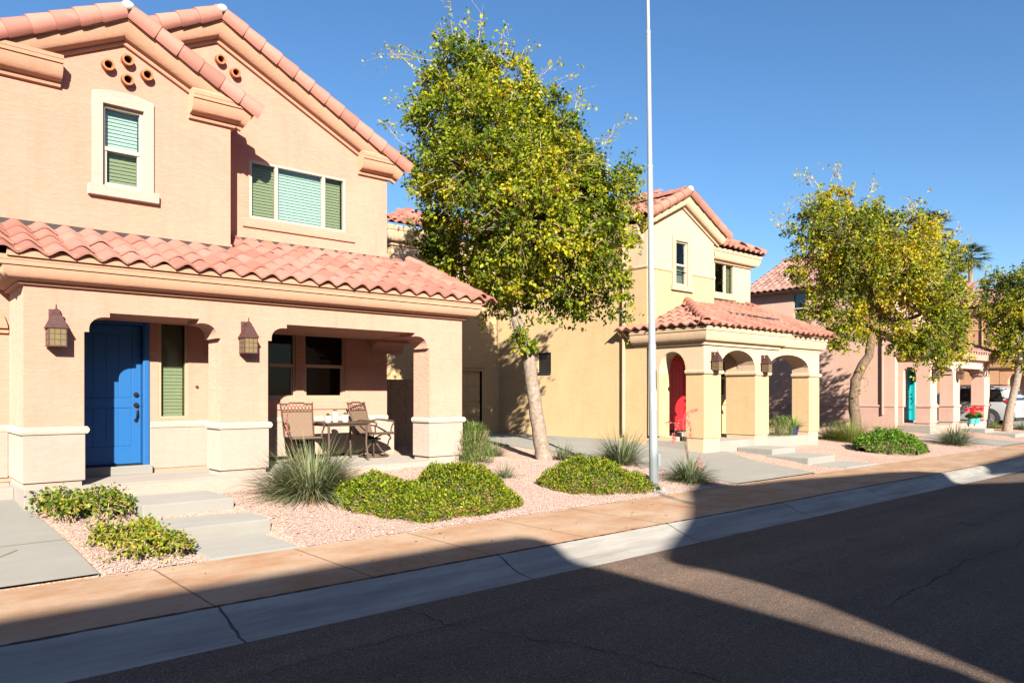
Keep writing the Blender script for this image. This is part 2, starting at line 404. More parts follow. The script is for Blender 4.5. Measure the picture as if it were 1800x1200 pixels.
# ================================================================== SETTING
def build_setting():
    b = MB(); b.poly([(-600, -600, -.06), (900, -600, -.06), (900, 900, -.06), (-600, 900, -.06)]); struct(b.build('ground', 'dirt'))
    b = MB(); b.poly([(-60, -4.2, 0), (200, -4.2, 0), (200, 5.21, 0), (-60, 5.21, 0)]); road = struct(b.build('road', 'asphalt'))
    def crack(pts, w, z=.004):
        c = MB(); pts2 = []
        for a, q in zip(pts[:-1], pts[1:]):
            for i in range(8):
                t = i/8; pts2.append((a[0]*(1-t)+q[0]*t+random.gauss(0, .018), a[1]*(1-t)+q[1]*t+random.gauss(0, .018 if z < .01 else .003)))
        pts2.append(pts[-1]); l = []; r = []
        for i, p in enumerate(pts2):
            a, q = Vector(pts2[max(i-1, 0)]), Vector(pts2[min(i+1, len(pts2)-1)]); d = (q-a).normalized(); ww = .8*w*random.uniform(.3, 1.5)
            l.append((p[0]-d.y*ww, p[1]+d.x*ww, z)); r.append((p[0]+d.y*ww, p[1]-d.x*ww, z))
        for i in range(len(l)-1): c.poly([l[i], r[i], r[i+1], l[i+1]])
        c.build('crack' if z < .01 else 'kerb_seam', 'crack', road)
    crack([(3.33, 5.15), (3.36, 4.65), (3.5, 4.2), (3.64, 3.87), (3.82, 3.45), (3.9, 2.84), (4.05, 2.0), (4.0, 1.0)], .006)
    crack([(6.2, 2.6), (7.0, 2.66), (7.3, 2.68), (8.77, 2.77), (10, 2.68), (12.5, 2.75), (16, 2.6)], .006)
    crack([(1.2, 4.55), (2.0, 4.56), (3.4, 4.58), (4.4, 4.62), (5.6, 4.66)], .004)
    crack([(9.2, 4.5), (10.8, 4.05), (12.5, 3.95), (15, 3.6)], .005)
    b = MB(); b.sweep([(-60, 0, 0), (200, 0, 0)], [(-5.19, -.05), (-5.19, .004), (-5.32, .014), (-5.44, .04), (-5.55, .085), (-5.64, .12), (-5.69, .136), (-5.728, .140), (-5.730, -.05)], (0, 0, 1)); struct(b.build('gutter', 'gutter', smooth=True))
    b = MB(); b.box(-60, 200, 5.748, 7.36, -.05, .143); struct(b.build('sidewalk', 'walk', bevel=.012))
    crack([(x_, 5.738+random.gauss(0, .004)) for x_ in np.arange(-3, 45, .5)], .017, .1475)
    b = MB(); b.sweep([(200, 0, 0), (-60, 0, 0)], [(-4.19, -.05), (-4.19, .004), (-4.4, .03), (-4.7, .135), (-4.74, .14), (-6.4, .14), (-6.4, -.05)], (0, 0, 1)); struct(b.build('opposite_sidewalk', 'gutter'))
    # gravel yard sheet
    xs = [-40, -20, -8, -3]+[i*.35 for i in range(-6, 50)]+[18+i*.8 for i in range(40)]+[60, 90, 140, 200]
    ys = [7.362, 7.45, 7.6]+[7.8+i*.3 for i in range(20)]+[14.5, 18, 26, 45]
    b = MB(); ids = {}
    for i, x in enumerate(xs):
        for j, y in enumerate(ys): ids[i, j] = b.add([(x, y, gz(x, y)-(.012 if j else .02)+random.uniform(-.008, .008))])[0]
    for i in range(len(xs)-1):
        for j in range(len(ys)-1): b.f.append([ids[i, j], ids[i+1, j], ids[i+1, j+1], ids[i, j+1]])
    struct(b.build('gravel_bed', 'gravel', smooth=True))
    # drives: sheets following the grade
    def sheet(name, outline_l, outline_r, lift, m, n=14):
        b = MB(); prev = None
        for k in range(n+1):
            t = k/n
            def lerp(o):
                f = t*(len(o)-1); i = min(int(f), len(o)-2); q = f-i
                return (o[i][0]*(1-q)+o[i+1][0]*q, o[i][1]*(1-q)+o[i+1][1]*q)
            l, r = lerp(outline_l), lerp(outline_r)
            row = b.add([(l[0]*(1-s/6)+r[0]*s/6, l[1]*(1-s/6)+r[1]*s/6, gz(l[0]*(1-s/6)+r[0]*s/6, l[1]*(1-s/6)+r[1]*s/6)+lift) for s in range(7)])
            skl = b.add([(l[0], l[1], gz(*l)-.1)]); skr = b.add([(r[0], r[1], gz(*r)-.1)])
            cur = skl+row+skr
            if prev:
                for s in range(len(cur)-1): b.f.append([prev[s], prev[s+1], cur[s+1], cur[s]])
            prev = cur
        return struct(b.build(name, m, smooth=True))
    sheet('driveway', [(-6, 7.355), (-6, 13)], [(1.57, 7.355), (1.5, 9.5), (1.38, 11.3), (1.36, 13)], .022, 'conc')
    sheet('driveway', [(11.75, 7.355), (11.7, 9), (11.55, 11.5), (11.2, 14), (10.6, 18)], [(14.55, 7.355), (14.95, 9.0), (15.75, 10.12), (15.3, 11.9), (15.3, 18)], .02, 'conc', 24)
    sheet('driveway', [(36.2, 7.355), (36.2, 18)], [(41.6, 7.355), (41.9, 18)], .02, 'conc')
    sheet('path', [(26.4, 7.355), (26.5, 9.9)], [(29.0, 7.355), (28.4, 10.0)], .02, 'conc', 6)
    # score lines of the near driveway
    for pts in ([(-6, 8.72), (1.56, 8.6)], [(.2, 7.4), (.62, 7.9), (1.1, 8.42)]):
        b = MB()
        for a, q in zip(pts[:-1], pts[1:]):
            d = (Vector(q)-Vector(a)).normalized()*.007; n = 6
            for i in range(n):
                p0 = [a[k]+(q[k]-a[k])*i/n for k in (0, 1)]; p1 = [a[k]+(q[k]-a[k])*(i+1)/n for k in (0, 1)]
                b.poly([(p0[0]-d.y, p0[1]+d.x, gz(*p0)+.027), (p0[0]+d.y, p0[1]-d.x, gz(*p0)+.027), (p1[0]+d.y, p1[1]-d.x, gz(*p1)+.027), (p1[0]-d.y, p1[1]+d.x, gz(*p1)+.027)])
        struct(b.build('driveway_joint', M['step'] if len(pts) == 2 else M['cmu']))
    # loose stones on the gravel
    n = 110000
    x = np.concatenate([RNG.uniform(1.4, 12, int(n*.75)), RNG.uniform(12, 27, n-int(n*.75))]); y = 7.37+RNG.random(n)**1.25*3.2
    def inside(x, y):
        a = (x < 1.62)|((x > 11.72)&(x < 14.6+np.clip((y-7.4)*.38, 0, 1.2)))|((x > 2.42)&(x < 3.55)&(y < 10.2))|((y > 10.15)&(((x > 1.3)&(x < 7.8))|((x > 14.8)&(x < 20.5))))|((x > 26.4)&(x < 29))
        return a
    k = ~inside(x, y); x, y = x[k], y[k]; n = len(x); z = gzn(x, y)
    s = RNG.uniform(.0045, .0105, n)*(1+.5*(RNG.random(n) > .93)); base = np.array([[1, 0, 0], [0, 1, 0], [-1, 0, 0], [0, -1, 0], [0, 0, 1], [0, 0, -.5]], float)
    ang = RNG.uniform(0, 6.28, n); ca, sa = np.cos(ang), np.sin(ang)
    jit = RNG.uniform(.6, 1.35, (n, 6, 3)); V = base[None]*jit*s[:, None, None]
    V = np.stack([V[..., 0]*ca[:, None]-V[..., 1]*sa[:, None], V[..., 0]*sa[:, None]+V[..., 1]*ca[:, None], V[..., 2]*.75], -1)+np.stack([x, y, z], 1)[:, None]
    fb = np.array([[0, 1, 4], [1, 2, 4], [2, 3, 4], [3, 0, 4]]); F = (np.arange(n)[:, None, None]*6+fb[None]).reshape(-1, 3)
    o = npmesh('loose_gravel', V.reshape(-1, 3), F, 'pebble', None, (0, 0, 0), None, np.repeat(RNG.random(n), 6))
    o['kind'] = 'stuff'
build_setting()

# ================================================================== HOUSE PIECES
TP, TL = .278, .37
def hp(s): return .078*(.5-.5*math.cos(2*math.pi*s))**.85
def tiles(b, o, u, v, W, S, inside=None, pw=TP, pl=TL, nseg=9):
    b.cut(); o, u, v = Vector(o), Vector(u).normalized(), Vector(v).normalized(); n = u.cross(v)
    if n.z < 0: n = -n
    nc = int(math.ceil(W/pw)); nr = int(math.ceil(S/pl))
    for j in range(nr):
        for i in range(nc):
            if inside and not inside((i+.5)*pw, (j+.5)*pl): continue
            b.tone = random.random(); dz = random.gauss(0, .004); dx = random.gauss(0, .004); dy = random.gauss(0, .008)
            top = min(pl*1.12, S-j*pl)
            rows = []
            for t, h0 in ((-.035+dy, .044), (top, .0)):
                rows.append(b.add([o+u*(i*pw+k/(nseg-1)*pw*1.03+dx)+v*(j*pl+t)+n*(hp(k/(nseg-1))+h0+dz) for k in range(nseg)]))
            lip = b.add([o+u*(i*pw+k/(nseg-1)*pw*1.03+dx)+v*(j*pl-.035+dy)+n*(hp(k/(nseg-1))+.044+dz-.030) for k in range(nseg)])
            lip2 = b.add([o+u*(i*pw+k/(nseg-1)*pw*1.03+dx)+v*(j*pl+.12+dy)+n*(hp(k/(nseg-1))+.02+dz-.034) for k in range(nseg)])
            for k in range(nseg-1):
                b.f.append([rows[0][k], rows[0][k+1], rows[1][k+1], rows[1][k]]); b.f.append([lip[k], lip[k+1], rows[0][k+1], rows[0][k]]); b.f.append([lip2[k], lip2[k+1], lip[k+1], lip[k]])
    b.tone = .5
def trimtiles(b, p0, p1, out, up, r=.115, a0=165, a1=-35, pl=.40, drop=.0):
    b.cut()
    p0, p1, out, up = Vector(p0), Vector(p1), Vector(out).normalized(), Vector(up).normalized()
    d = (p1-p0); Ln = d.length; d.normalize(); n = max(1, round(Ln/pl)); st = Ln/n
    for i in range(n):
        b.tone = random.random(); rings = []
        for t, k in ((-.03, 1.13), (.02, 1.13), (st+.03, .96)):
            c = p0+d*(i*st+t); sz = r*k*(1+random.gauss(0, .012))
            rings.append(b.add([c+out*(sz*math.cos(R(a0+(a1-a0)*q/10)))+up*(sz*1.0*math.sin(R(a0+(a1-a0)*q/10))-drop) for q in range(11)]))
        c = p0+d*(i*st-.03); sz = r*1.13-.022
        inn = b.add([c+out*(sz*math.cos(R(a0+(a1-a0)*q/10)))+up*(sz*math.sin(R(a0+(a1-a0)*q/10))-drop) for q in range(11)])
        for q in range(10):
            for A, B in ((rings[0], rings[1]), (rings[1], rings[2]), (inn, rings[0])): b.f.append([A[q], A[q+1], B[q+1], B[q]])
    b.tone = .5
def ovolo(o, f, ov, bd, top=0.0):
    """cornice profile (out, up): fascia f, ovolo ov, bead bd; up = 0 at the top"""
    p = [(0, top), (o, top), (o, -f*.5), (o-.008, -f*.5-.004), (o-.008, -f), (o-.03, -f-.002)]
    for k in range(1, 9):
        q = R(90*k/8); p.append((.10+(o-.13)*math.cos(q), -f-.004-(ov-.01)*math.sin(q)))
    p += [(.05, -f-ov-.004), (.055, -f-ov-.012), (.06, -f-ov-bd*.5), (.05, -f-ov-bd+.004), (.04, -f-ov-bd), (0, -f-ov-bd)]
    return p
def rot(p): return [(b, a) for a, b in p]
def wallface(b, x0, x1, z0, z1, pt, holes, depth, gable=None):
    """front sheet with rectangular holes (a0,a1,z0,z1) and reveals; pt(a,z,d) -> world; gable=(apex a, apex z)"""
    xs = sorted({x0, x1, *[h[0] for h in holes], *[h[1] for h in holes]}); zs = sorted({z0, z1, *[h[2] for h in holes], *[h[3] for h in holes]})
    for i in range(len(xs)-1):
        for j in range(len(zs)-1):
            ca, cz = (xs[i]+xs[i+1])/2, (zs[j]+zs[j+1])/2
            if any(h[0] < ca < h[1] and h[2] < cz < h[3] for h in holes): continue
            b.poly([pt(xs[i], zs[j], 0), pt(xs[i+1], zs[j], 0), pt(xs[i+1], zs[j+1], 0), pt(xs[i], zs[j+1], 0)])
    if gable: b.poly([pt(x0, z1, 0), pt(x1, z1, 0), pt(x1, z1+.001, 0), pt(gable[0], gable[1], 0), pt(x0, z1+.001, 0)])
    for a0, a1, c0, c1 in holes:
        for p, q in (((a0, c0), (a0, c1)), ((a1, c0), (a1, c1)), ((a0, c0), (a1, c0)), ((a0, c1), (a1, c1))):
            b.poly([pt(*p, 0), pt(*q, 0), pt(*q, depth), pt(*p, depth)])
def front(Y):  return lambda a, z, d: Vector((a, Y+d, z))      # a = X, d = into the house
def side(X):   return lambda a, z, d: Vector((X+d, a, z))      # a = Y, wall facing -X
def pbox(b, pt, a0, a1, z0, z1, d0, d1):
    b.hexa([pt(a0, z0, d0), pt(a1, z0, d0), pt(a1, z0, d1), pt(a0, z0, d1)], [pt(a0, z1, d0), pt(a1, z1, d0), pt(a1, z1, d1), pt(a0, z1, d1)])
def window(root, pt, a0, a1, z0, z1, dep=.10, kind='hung', frame='vinyl', glass='glass', lower='screen', blind=True, bars=None, fw=.038):
    """window in a hole: frame > pane(s); blind behind. kind: hung / slider3 / slider2 / fixed"""
    b = MB(root.location)
    pbox(b, pt, a0, a0+fw, z0, z1, dep-.05, dep+.03); pbox(b, pt, a1-fw, a1, z0, z1, dep-.05, dep+.03)
    pbox(b, pt, a0+fw, a1-fw, z0, z0+fw, dep-.05, dep+.03); pbox(b, pt, a0+fw, a1-fw, z1-fw, z1, dep-.05, dep+.03)
    cells = []
    if kind == 'hung':
        zm = z0+(z1-z0)*.47; pbox(b, pt, a0+fw, a1-fw, zm-.028, zm+.028, dep-.045, dep+.028)
        s = .028; pbox(b, pt, a0+fw, a0+fw+s, z0+fw, zm-.028, dep-.03, dep+.02); pbox(b, pt, a1-fw-s, a1-fw, z0+fw, zm-.028, dep-.03, dep+.02); pbox(b, pt, a0+fw+s, a1-fw-s, z0+fw, z0+fw+s, dep-.03, dep+.02)
        cells = [(a0+fw, a1-fw, zm+.028, z1-fw, glass), (a0+fw+s, a1-fw-s, z0+fw+s, zm-.028, lower)]
    elif kind == 'slider3':
        w = a1-a0; m1, m2 = a0+w*.265, a0+w*.76
        for m_ in (m1, m2): pbox(b, pt, m_-.028, m_+.028, z0+fw, z1-fw, dep-.045, dep+.028)
        cells = [(a0+fw, m1-.028, z0+fw, z1-fw, lower), (m1+.028, m2-.028, z0+fw, z1-fw, glass), (m2+.028, a1-fw, z0+fw, z1-fw, lower)]
    elif kind == 'slider2':
        m1 = a0+(a1-a0)*.56; pbox(b, pt, m1-.025, m1+.025, z0+fw, z1-fw, dep-.045, dep+.028)
        cells = [(a0+fw, m1-.025, z0+fw, z1-fw, glass), (m1+.025, a1-fw, z0+fw, z1-fw, lower)]
    else: cells = [(a0+fw, a1-fw, z0+fw, z1-fw, glass)]
    f = b.build('window', frame, root, bevel=.004)
    for x0, x1, y0, y1, g in cells:
        q = MB(root.location); pbox(q, pt, x0, x1, y0, y1, dep-.004, dep+.004); q.build('pane', g, f)
    if blind:
        q = MB(root.location); z = z0+fw; k = 0
        while z < z1-fw-.02:
            q.poly([pt(a0+fw, z, dep+.075), pt(a1-fw, z, dep+.075), pt(a1-fw, z+.05, dep+.09), pt(a0+fw, z+.05, dep+.09)]); z += .05
        q.build('blind', 'blind', f)
    q = MB(root.location); pbox(q, pt, a0-.02, a1+.02, z0-.02, z1+.02, dep+.22, dep+.24); q.build('room_behind', 'dark', f)
    return f
def arc_pts(x0, x1, zs, zt, n=14):
    """elliptical arch from (x0,zs) up to zt and down to (x1,zs)"""
    c, a = (x0+x1)/2, (x1-x0)/2
    return [(c-a*math.cos(math.pi*k/n), zs+(zt-zs)*math.sin(math.pi*k/n)**.85) for k in range(n+1)]
def corbel_open(x0, x1, zt, dz=.245, w=.28):
    """flat-topped opening with scrolled corbels, left spring to right spring"""
    L_ = [(x0, zt-dz), (x0+w*.19, zt-dz), (x0+w*.19, zt-dz+.045)]
    for k in range(1, 7):
        q = R(90*k/6); L_.append((x0+w*.19+(w*.62)*(1-math.cos(q)), zt-dz+.045+(dz-.10)*math.sin(q)))
    L_ += [(x0+w, zt-.055), (x0+w, zt)]
    return L_+[(x0+x1-p[0], p[1]) for p in L_[::-1]]
def ledge_prof(h=.085, o=.045): return [(-.03, 0), (o*.7, 0), (o, h*.25), (o+.006, h*.5), (o, h*.75), (o*.7, h), (-.03, h)]
def sbox(b, box): b.box(*box)
def pier(root, box, zb, zm, low, ledge, lowmat, ledgemat, lh=.085):
    """wainscot block with a bull-nosed ledge round a pier; box=(x0,x1,y0,y1)"""
    x0, x1, y0, y1 = box; low.cut(); ledge.cut()
    low.box(x0-.012, x1+.012, y0-.012, y1+.012, zb, zm)
    ledge.sweep([(x0, y1, zm), (x0, y0, zm), (x1, y0, zm), (x1, y1, zm)], ledge_prof(lh), (0, 0, 1))
    ledge.box(x0-.02, x1+.02, y0+.02, y1, zm+.001, zm+lh-.001)

# ================================================================== DOOR
def door(root, pt, a0, a1, z0, z1, m, dep=.10, planks=4, casing=.09, hinge_right=False):
    b = MB(root.location); pbox(b, pt, a0, a1, z0, z1, dep, dep+.045); w = a1-a0
    st = .11; zm0, zm1 = z0+(z1-z0)*.405, z0+(z1-z0)*.475
    for q in ((a0, a0+st, z0, z1), (a1-st, a1, z0, z1), (a0+st, a1-st, z1-.12, z1), (a0+st, a1-st, z0, z0+.24), (a0+st, a1-st, zm0, zm1)): pbox(b, pt, *q, dep-.012, dep+.01)
    for zz0, zz1 in ((z0+.25, zm0-.01), (zm1+.01, z1-.13)):
        pw = (w-2*st-.02)/planks
        for k in range(planks): pbox(b, pt, a0+st+.01+k*pw+.004, a0+st+.01+(k+1)*pw-.004, zz0, zz1, dep-.007, dep+.01)
    d = b.build('door', m, root, bevel=.003)
    c = MB(root.location)
    for q in ((a0-casing, a0-.006, z0-.03, z1+casing), (a1+.006, a1+casing, z0-.03, z1+casing), (a0-.006, a1+.006, z1+.006, z1+casing)):
        pbox(c, pt, *q, -.022, dep+.05); pbox(c, pt, q[0]+.012, q[1]-.012, q[2], q[3]-.012, -.032, -.02)
    c.build('door_frame', m, root, bevel=.004)
    s = MB(root.location); pbox(s, pt, a0, a1, z0-.04, z0-.004, -.03, dep+.05); s.build('threshold', 'black', root)
    h = MB(root.location); ax = a1-.065 if not hinge_right else a0+.065
    def disc(zc, r, d0):
        pts = [pt(ax+r*math.cos(2*math.pi*k/14), zc+r*math.sin(2*math.pi*k/14), dep-.012) for k in range(14)]; h.prism(pts, pt(0, 0, -d0)-pt(0, 0, 0))
    zc = z0+(z1-z0)*.50
    disc(zc, .034, .03); disc(zc, .016, .05); h.cut(); disc(zc-.145, .034, .03); disc(zc-.145, .02, .06); disc(zc-.36, .026, .02)
    h.tube([pt(ax, zc-.17, dep-.03), pt(ax, zc-.20, dep-.075), pt(ax, zc-.27, dep-.085), pt(ax, zc-.33, dep-.06), pt(ax, zc-.36, dep-.02)], [.010, .012, .012, .011, .011], 8)
    h.pieces('handle', 'black', d, smooth=True)

# ================================================================== HOUSE A (two gables, shed-roofed porch)
def house_a(dx, label, mw, mt, mlow, mledge, tile, doorm, pink=False):
    X = lambda x: x+dx
    root = thing('stucco_house', label, 'house', (X(4.3), 11.3, .15)); off = root.location.copy()
    B = lambda: MB(off)
    zf = .645                                             # porch floor
    # --- porch front wall with two corbelled openings
    b = B()
    poly = [(1.394, 1.30)]+[(2.015, 1.30)]+corbel_open(2.015, 3.65, 2.754)+[(3.65, 1.30), (4.31, 1.30)]+corbel_open(4.31, 7.07, 2.754)+[(7.07, 1.30), (7.744, 1.30), (7.744, 3.30), (1.394, 3.30)]
    b.prism([(X(x), 10.2, z) for x, z in poly], (0, .47, 0))
    b.cut()
    # side beams of the porch: right one over an opening, left one (arched doorway on the pink house)
    rb = corbel_open(10.67, 12.09, 2.754)
    b.prism([(X(7.08), y, z) for y, z in [(10.671, 3.29)]+[(10.671, 2.51)]+rb[1:-1]+[(12.09, 2.51), (12.09, 3.29)]], (.654, 0, 0))
    b.cut()
    if pink:
        rb = [(10.671, 2.45)]+[(10.671+.0+p[0]*1, p[1]) for p in corbel_open(0, .45, 2.74, .16, .12)][1:-1]+[(11.121, 2.45)]
        b.prism([(X(1.394), y, z) for y, z in [(10.671, 3.29)]+rb+[(11.121, 1.3), (11.298, 1.3), (11.298, 3.29)]], (.35, 0, 0))
    else:
        b.box(X(1.394), X(1.75), 10.671, 11.298, 1.30, 3.29)
    b.pieces('porch_wall', mw, root); b = B()
    pf = front(11.3)
    dh = (X(2.20), X(3.05), .645, 2.80); sl = (X(3.17), X(3.575), 1.40, 2.83)
    wallface(b, X(1.15), X(4.19), 1.29, 3.6, pf, [dh if not pink else (X(1.9), X(2.95), 1.2, 2.80), sl], .14)
    pr = front(12.1); w2 = (X(4.80), X(5.61), 1.665, 2.90), (X(5.76), X(6.555), 1.665, 2.90)
    wallface(b, X(4.19), X(7.42), 1.29, 3.6, pr, list(w2), .14)
    b.poly([(X(4.19), 11.3, .2), (X(4.19), 12.1, .2), (X(4.19), 12.1, 3.6), (X(4.19), 11.3, 3.6)])
    # upper storey: front gable and recessed gable
    uw = (X(2.45), X(2.965), 4.59, 5.705); uw2 = (X(4.80), X(6.555), 4.66, 5.625)
    wallface(b, X(1.15), X(4.19), 3.6, 6.1, pf, [uw], .14, (X(2.70), 6.84))
    wallface(b, X(4.19), X(7.42), 3.6, 6.05, pr, [uw2], .14)
    b.poly([(X(1.15), 12.1, 6.05), (X(7.42), 12.1, 6.05), (X(7.42), 12.1, 6.06), (X(4.25), 12.1, 7.64), (X(1.15), 12.1, 6.1)])
    b.poly([(X(4.19), 11.3, 3.6), (X(4.19), 12.1, 3.6), (X(4.19), 12.1, 6.15), (X(4.19), 11.3, 6.15)])
    # flanks and rear
    ps = side(X(1.15)); sw = [(14.69, 15.25, 4.62, 5.86)] if pink else []
    zlo = 1.29 if pink else .1
    wallface(b, 11.3, 17.2, zlo, 6.1, ps, sw, .14)
    b.poly([(X(7.42), 12.1, .1), (X(7.42), 17.2, .1), (X(7.42), 17.2, 6.06), (X(7.42), 12.1, 6.06)])
    b.poly([(X(1.15), 17.2, .1), (X(7.42), 17.2, .1), (X(7.42), 17.2, 6.06), (X(4.25), 17.2, 7.64), (X(1.15), 17.2, 6.1)])
    b.build('wall', mw, root)
    b = B(); b.box(X(1.75), X(7.08), 10.671, 12.09, 2.76, 2.80); b.build('porch_ceiling', mw, root)
    # --- wainscot, ledges, footings
    low, led = B(), B()
    for q in ((1.394, 2.015, 10.2, 10.67 if pink else 11.29), (3.65, 4.31, 10.2, 10.70), (7.07, 7.744, 10.2, 10.67)):
        pier(root, (X(q[0]), X(q[1]), q[2], q[3]), .715, 1.28, low, led, mlow, mledge)
    def wains(x0, x1, Y, z1=1.28):
        low.cut(); led.cut(); low.box(X(x0), X(x1), Y-.02, Y+.1, .70, z1); led.sweep([(X(x0), Y, z1), (X(x1), Y, z1)], ledge_prof(), (0, 0, 1))
    wains(3.06 if not pink else 3.0, 4.19, 11.3); wains(4.19, 7.42, 12.1)
    if pink:
        led.cut(); low.cut(); led.sweep([(X(1.15), 17.2, 1.28), (X(1.15), 11.299, 1.28)], ledge_prof(), (0, 0, 1)); low.box(X(1.13), X(1.25), 11.29, 17.2, .1, 1.28)
        low.box(X(1.16), X(1.9), 11.285, 11.4, .6, 1.28); low.box(X(1.394), X(1.5), 11.12, 11.285, .6, 1.28)
    else:
        low.cut(); led.cut(); low.box(X(1.15), X(1.38), 11.27, 11.4, .70, 1.28); led.sweep([(X(1.14), 11.3, 1.28), (X(1.39), 11.3, 1.28)], ledge_prof(), (0, 0, 1))
        low.cut(); low.box(X(7.0), X(7.60), 12.13, 12.3, .60, 1.23)
    low.pieces('wainscot', mlow, root, bevel=.012); led.pieces('ledge', mledge, root, smooth=True)
    b = B()
    for q in ((1.394, 2.015, 10.225, 11.27), (3.65, 4.31, 10.225, 10.70), (7.07, 7.72, 10.225, 10.67)): b.cut(); b.box(X(q[0])+.02, X(q[1])-.02, q[2], q[3], .05, .712)
    b.cut(); b.box(X(1.17), X(1.394), 11.32, 11.5, .1, .70)
    b.pieces('footing', mlow, root)
    b = B(); b.box(X(1.40), X(7.40), 10.20, 12.12, .1, zf); 
    if not pink: b.cut(); b.box(X(1.16), X(1.40), 10.95, 11.3, .1, .60)
    b.pieces('porch_slab', 'slab', root, bevel=.015)
    b = B(); b.box(X(2.05), X(7.06), 10.19, 10.199, .1, zf-.035); b.build('slab_face', mlow, root)
    b = B(); b.box(X(1.75), X(3.06) if not pink else X(2.95), 11.18, 11.42, zf, .765); b.build('door_step', 'step', root, bevel=.01)
    # --- cornice of the porch
    b = B(); pro = ovolo(.26, .105, .15, .04)
    b.sweep([(X(1.394), 11.28, 3.315), (X(1.394), 10.2, 3.315), (X(7.744), 10.2, 3.315), (X(7.744), 12.05, 3.315)], pro, (0, 0, 1))
    b.cut(); b.box(X(1.2), X(7.95), 9.905, 9.965, 3.30, 3.385)
    # gable cornices
    rk = [(q, p) for p, q in ovolo(.26, .05, .19, .05)]
    b.cut(); b.sweep([(X(.60), 11.3, 6.89-.5*2.10), (X(2.70), 11.3, 6.89), (X(4.46), 11.3, 6.89-.5*1.76)], rk, (0, -1, 0), -1)
    b.cut(); b.sweep([(X(2.30), 12.1, 7.69-.5*1.95), (X(4.25), 12.1, 7.69), (X(7.68), 12.1, 7.69-.5*3.43)], rk, (0, -1, 0), -1)
    rp = ovolo(.26, .10, .19, .06)
    for x0, x1, Y, z, sgn in ((3.575, 4.19, 11.3, 6.12, 1), (1.95, 1.15, 11.3, 6.12, -1), (6.80, 7.42, 12.1, 6.11, 1)):
        pth = [(X(x0), Y, z), (X(x1), Y, z), (X(x1), Y+.79, z)]
        if sgn < 0: pth = [(X(x1), Y+.7, z), (X(x1), Y, z), (X(x0), Y, z)]
        b.cut(); b.sweep(pth, rp, (0, 0, 1))
        a0, a1 = (x0, x1+.26) if sgn > 0 else (x1-.26, x0)
        zi = z+.17
        if sgn > 0: b.prism([(X(a0), Y-.262, z-.002), (X(a1), Y-.262, z-.002), (X(a1)-.1, Y-.262, z+.035), (X(a0), Y-.20, z+.05)], (0, .2, 0))
    b.pieces('cornice', mt, root, smooth=True)
    # eaves along the flanks
    b = B(); fl = ovolo(.30, .10, .10, .05)
    b.sweep([(X(1.15), 17.4, 6.10), (X(1.15), 12.2, 6.10)], fl, (0, 0, 1)); b.cut(); b.sweep([(X(7.42), 12.9, 6.06), (X(7.42), 17.4, 6.06)], fl, (0, 0, 1))
    if pink:
        b.cut(); b.box(X(.72), X(.84), 11.2, 17.45, 6.0, 6.11)
        b.cut(); b.sweep([(X(1.15)-.2, 17.46, 6.0), (X(4.25), 17.46, 7.62), (X(7.7), 17.46, 5.95)], [(0, 0), (0, .06), (-.16, .06), (-.16, 0)], (0, -1, 0), -1)
    b.pieces('eave', mt, root, smooth=True)
    # --- roofs
    b = B(); sl_ = .42; L_ = math.hypot(1, sl_)
    tiles(b, (X(1.02), 9.90, 3.325), (1, 0, 0), (0, 1, sl_), 6.98, 2.20*L_, lambda s, t: not (s < 3.2 and t > 1.42*L_))
    b.pieces('porch_roof', tile, root, smooth=True, angle=50)
    b = B(); b.poly([(X(1.05), 9.97, 3.33), (X(7.9), 9.97, 3.33), (X(7.9), 12.1, 4.225), (X(1.05), 12.1, 4.225)]); b.build('roof_deck', 'darksheet', root)
    b = B(); b.box(X(1.14), X(4.19), 11.262, 11.296, 3.86, 3.972); b.cut(); b.box(X(4.20), X(7.42), 12.062, 12.096, 4.18, 4.312); b.pieces('gap_strip', 'darksheet', root)  # near-black strips stand in for the shaded gap above the tiles
    b = B(); b.box(X(1.14), X(4.20), 11.258, 11.298, 3.974, 4.012); b.cut(); b.box(X(4.20), X(7.43), 12.058, 12.098, 4.314, 4.352); b.pieces('weep_screed', mw, root)
    b = B(); trimtiles(b, (X(7.93), 9.90, 3.375), (X(7.93), 12.12, 4.31), (1, 0, 0), (0, -sl_, 1), .10, 165, -75)
    trimtiles(b, (X(1.06), 9.90, 3.375), (X(1.06), 11.3, 3.97), (-1, 0, 0), (0, -sl_, 1), .10, 165, -75)
    c5 = math.hypot(1, .5)
    def rake(p_eave, p_apex, Y, drop=-.0):
        d = Vector((p_apex[0]-p_eave[0], 0, p_apex[1]-p_eave[1])).normalized(); up = Vector((-d.z, 0, d.x)) if d.x > 0 else Vector((d.z, 0, -d.x))
        trimtiles(b, (X(p_eave[0]), Y, p_eave[1]), (X(p_apex[0]), Y, p_apex[1]), (0, -1, 0), up, .118, 170, -62, .31)
    rake((4.52, 6.89-.5*1.82+.05), (2.76, 6.93), 11.07); rake((.55, 6.89-.5*2.15+.05), (2.64, 6.93), 11.07)
    rake((7.72, 7.69-.5*3.47+.05), (4.31, 7.73), 11.87); rake((2.5, 7.69-.5*1.75+.05), (4.19, 7.73), 11.87)
    trimtiles(b, (X(2.70), 11.2, 6.97), (X(2.70), 14.2, 6.97), (1, 0, 0), (0, 0, 1), .12, 180, 0)
    trimtiles(b, (X(4.25), 11.95, 7.77), (X(4.25), 17.4, 7.77), (1, 0, 0), (0, 0, 1), .12, 180, 0)
    b.pieces('trim_tile', tile, root, smooth=True, angle=50)
    b = B(); b.ball((X(2.70), 11.03, 7.0), .09, sc=(1.0, 1.1, .8)); b.cut(); b.ball((X(4.25), 11.83, 7.80), .09, sc=(1.0, 1.1, .8)); b.pieces('ridge_mortar', 'mortar', root, smooth=True)
    b = B()
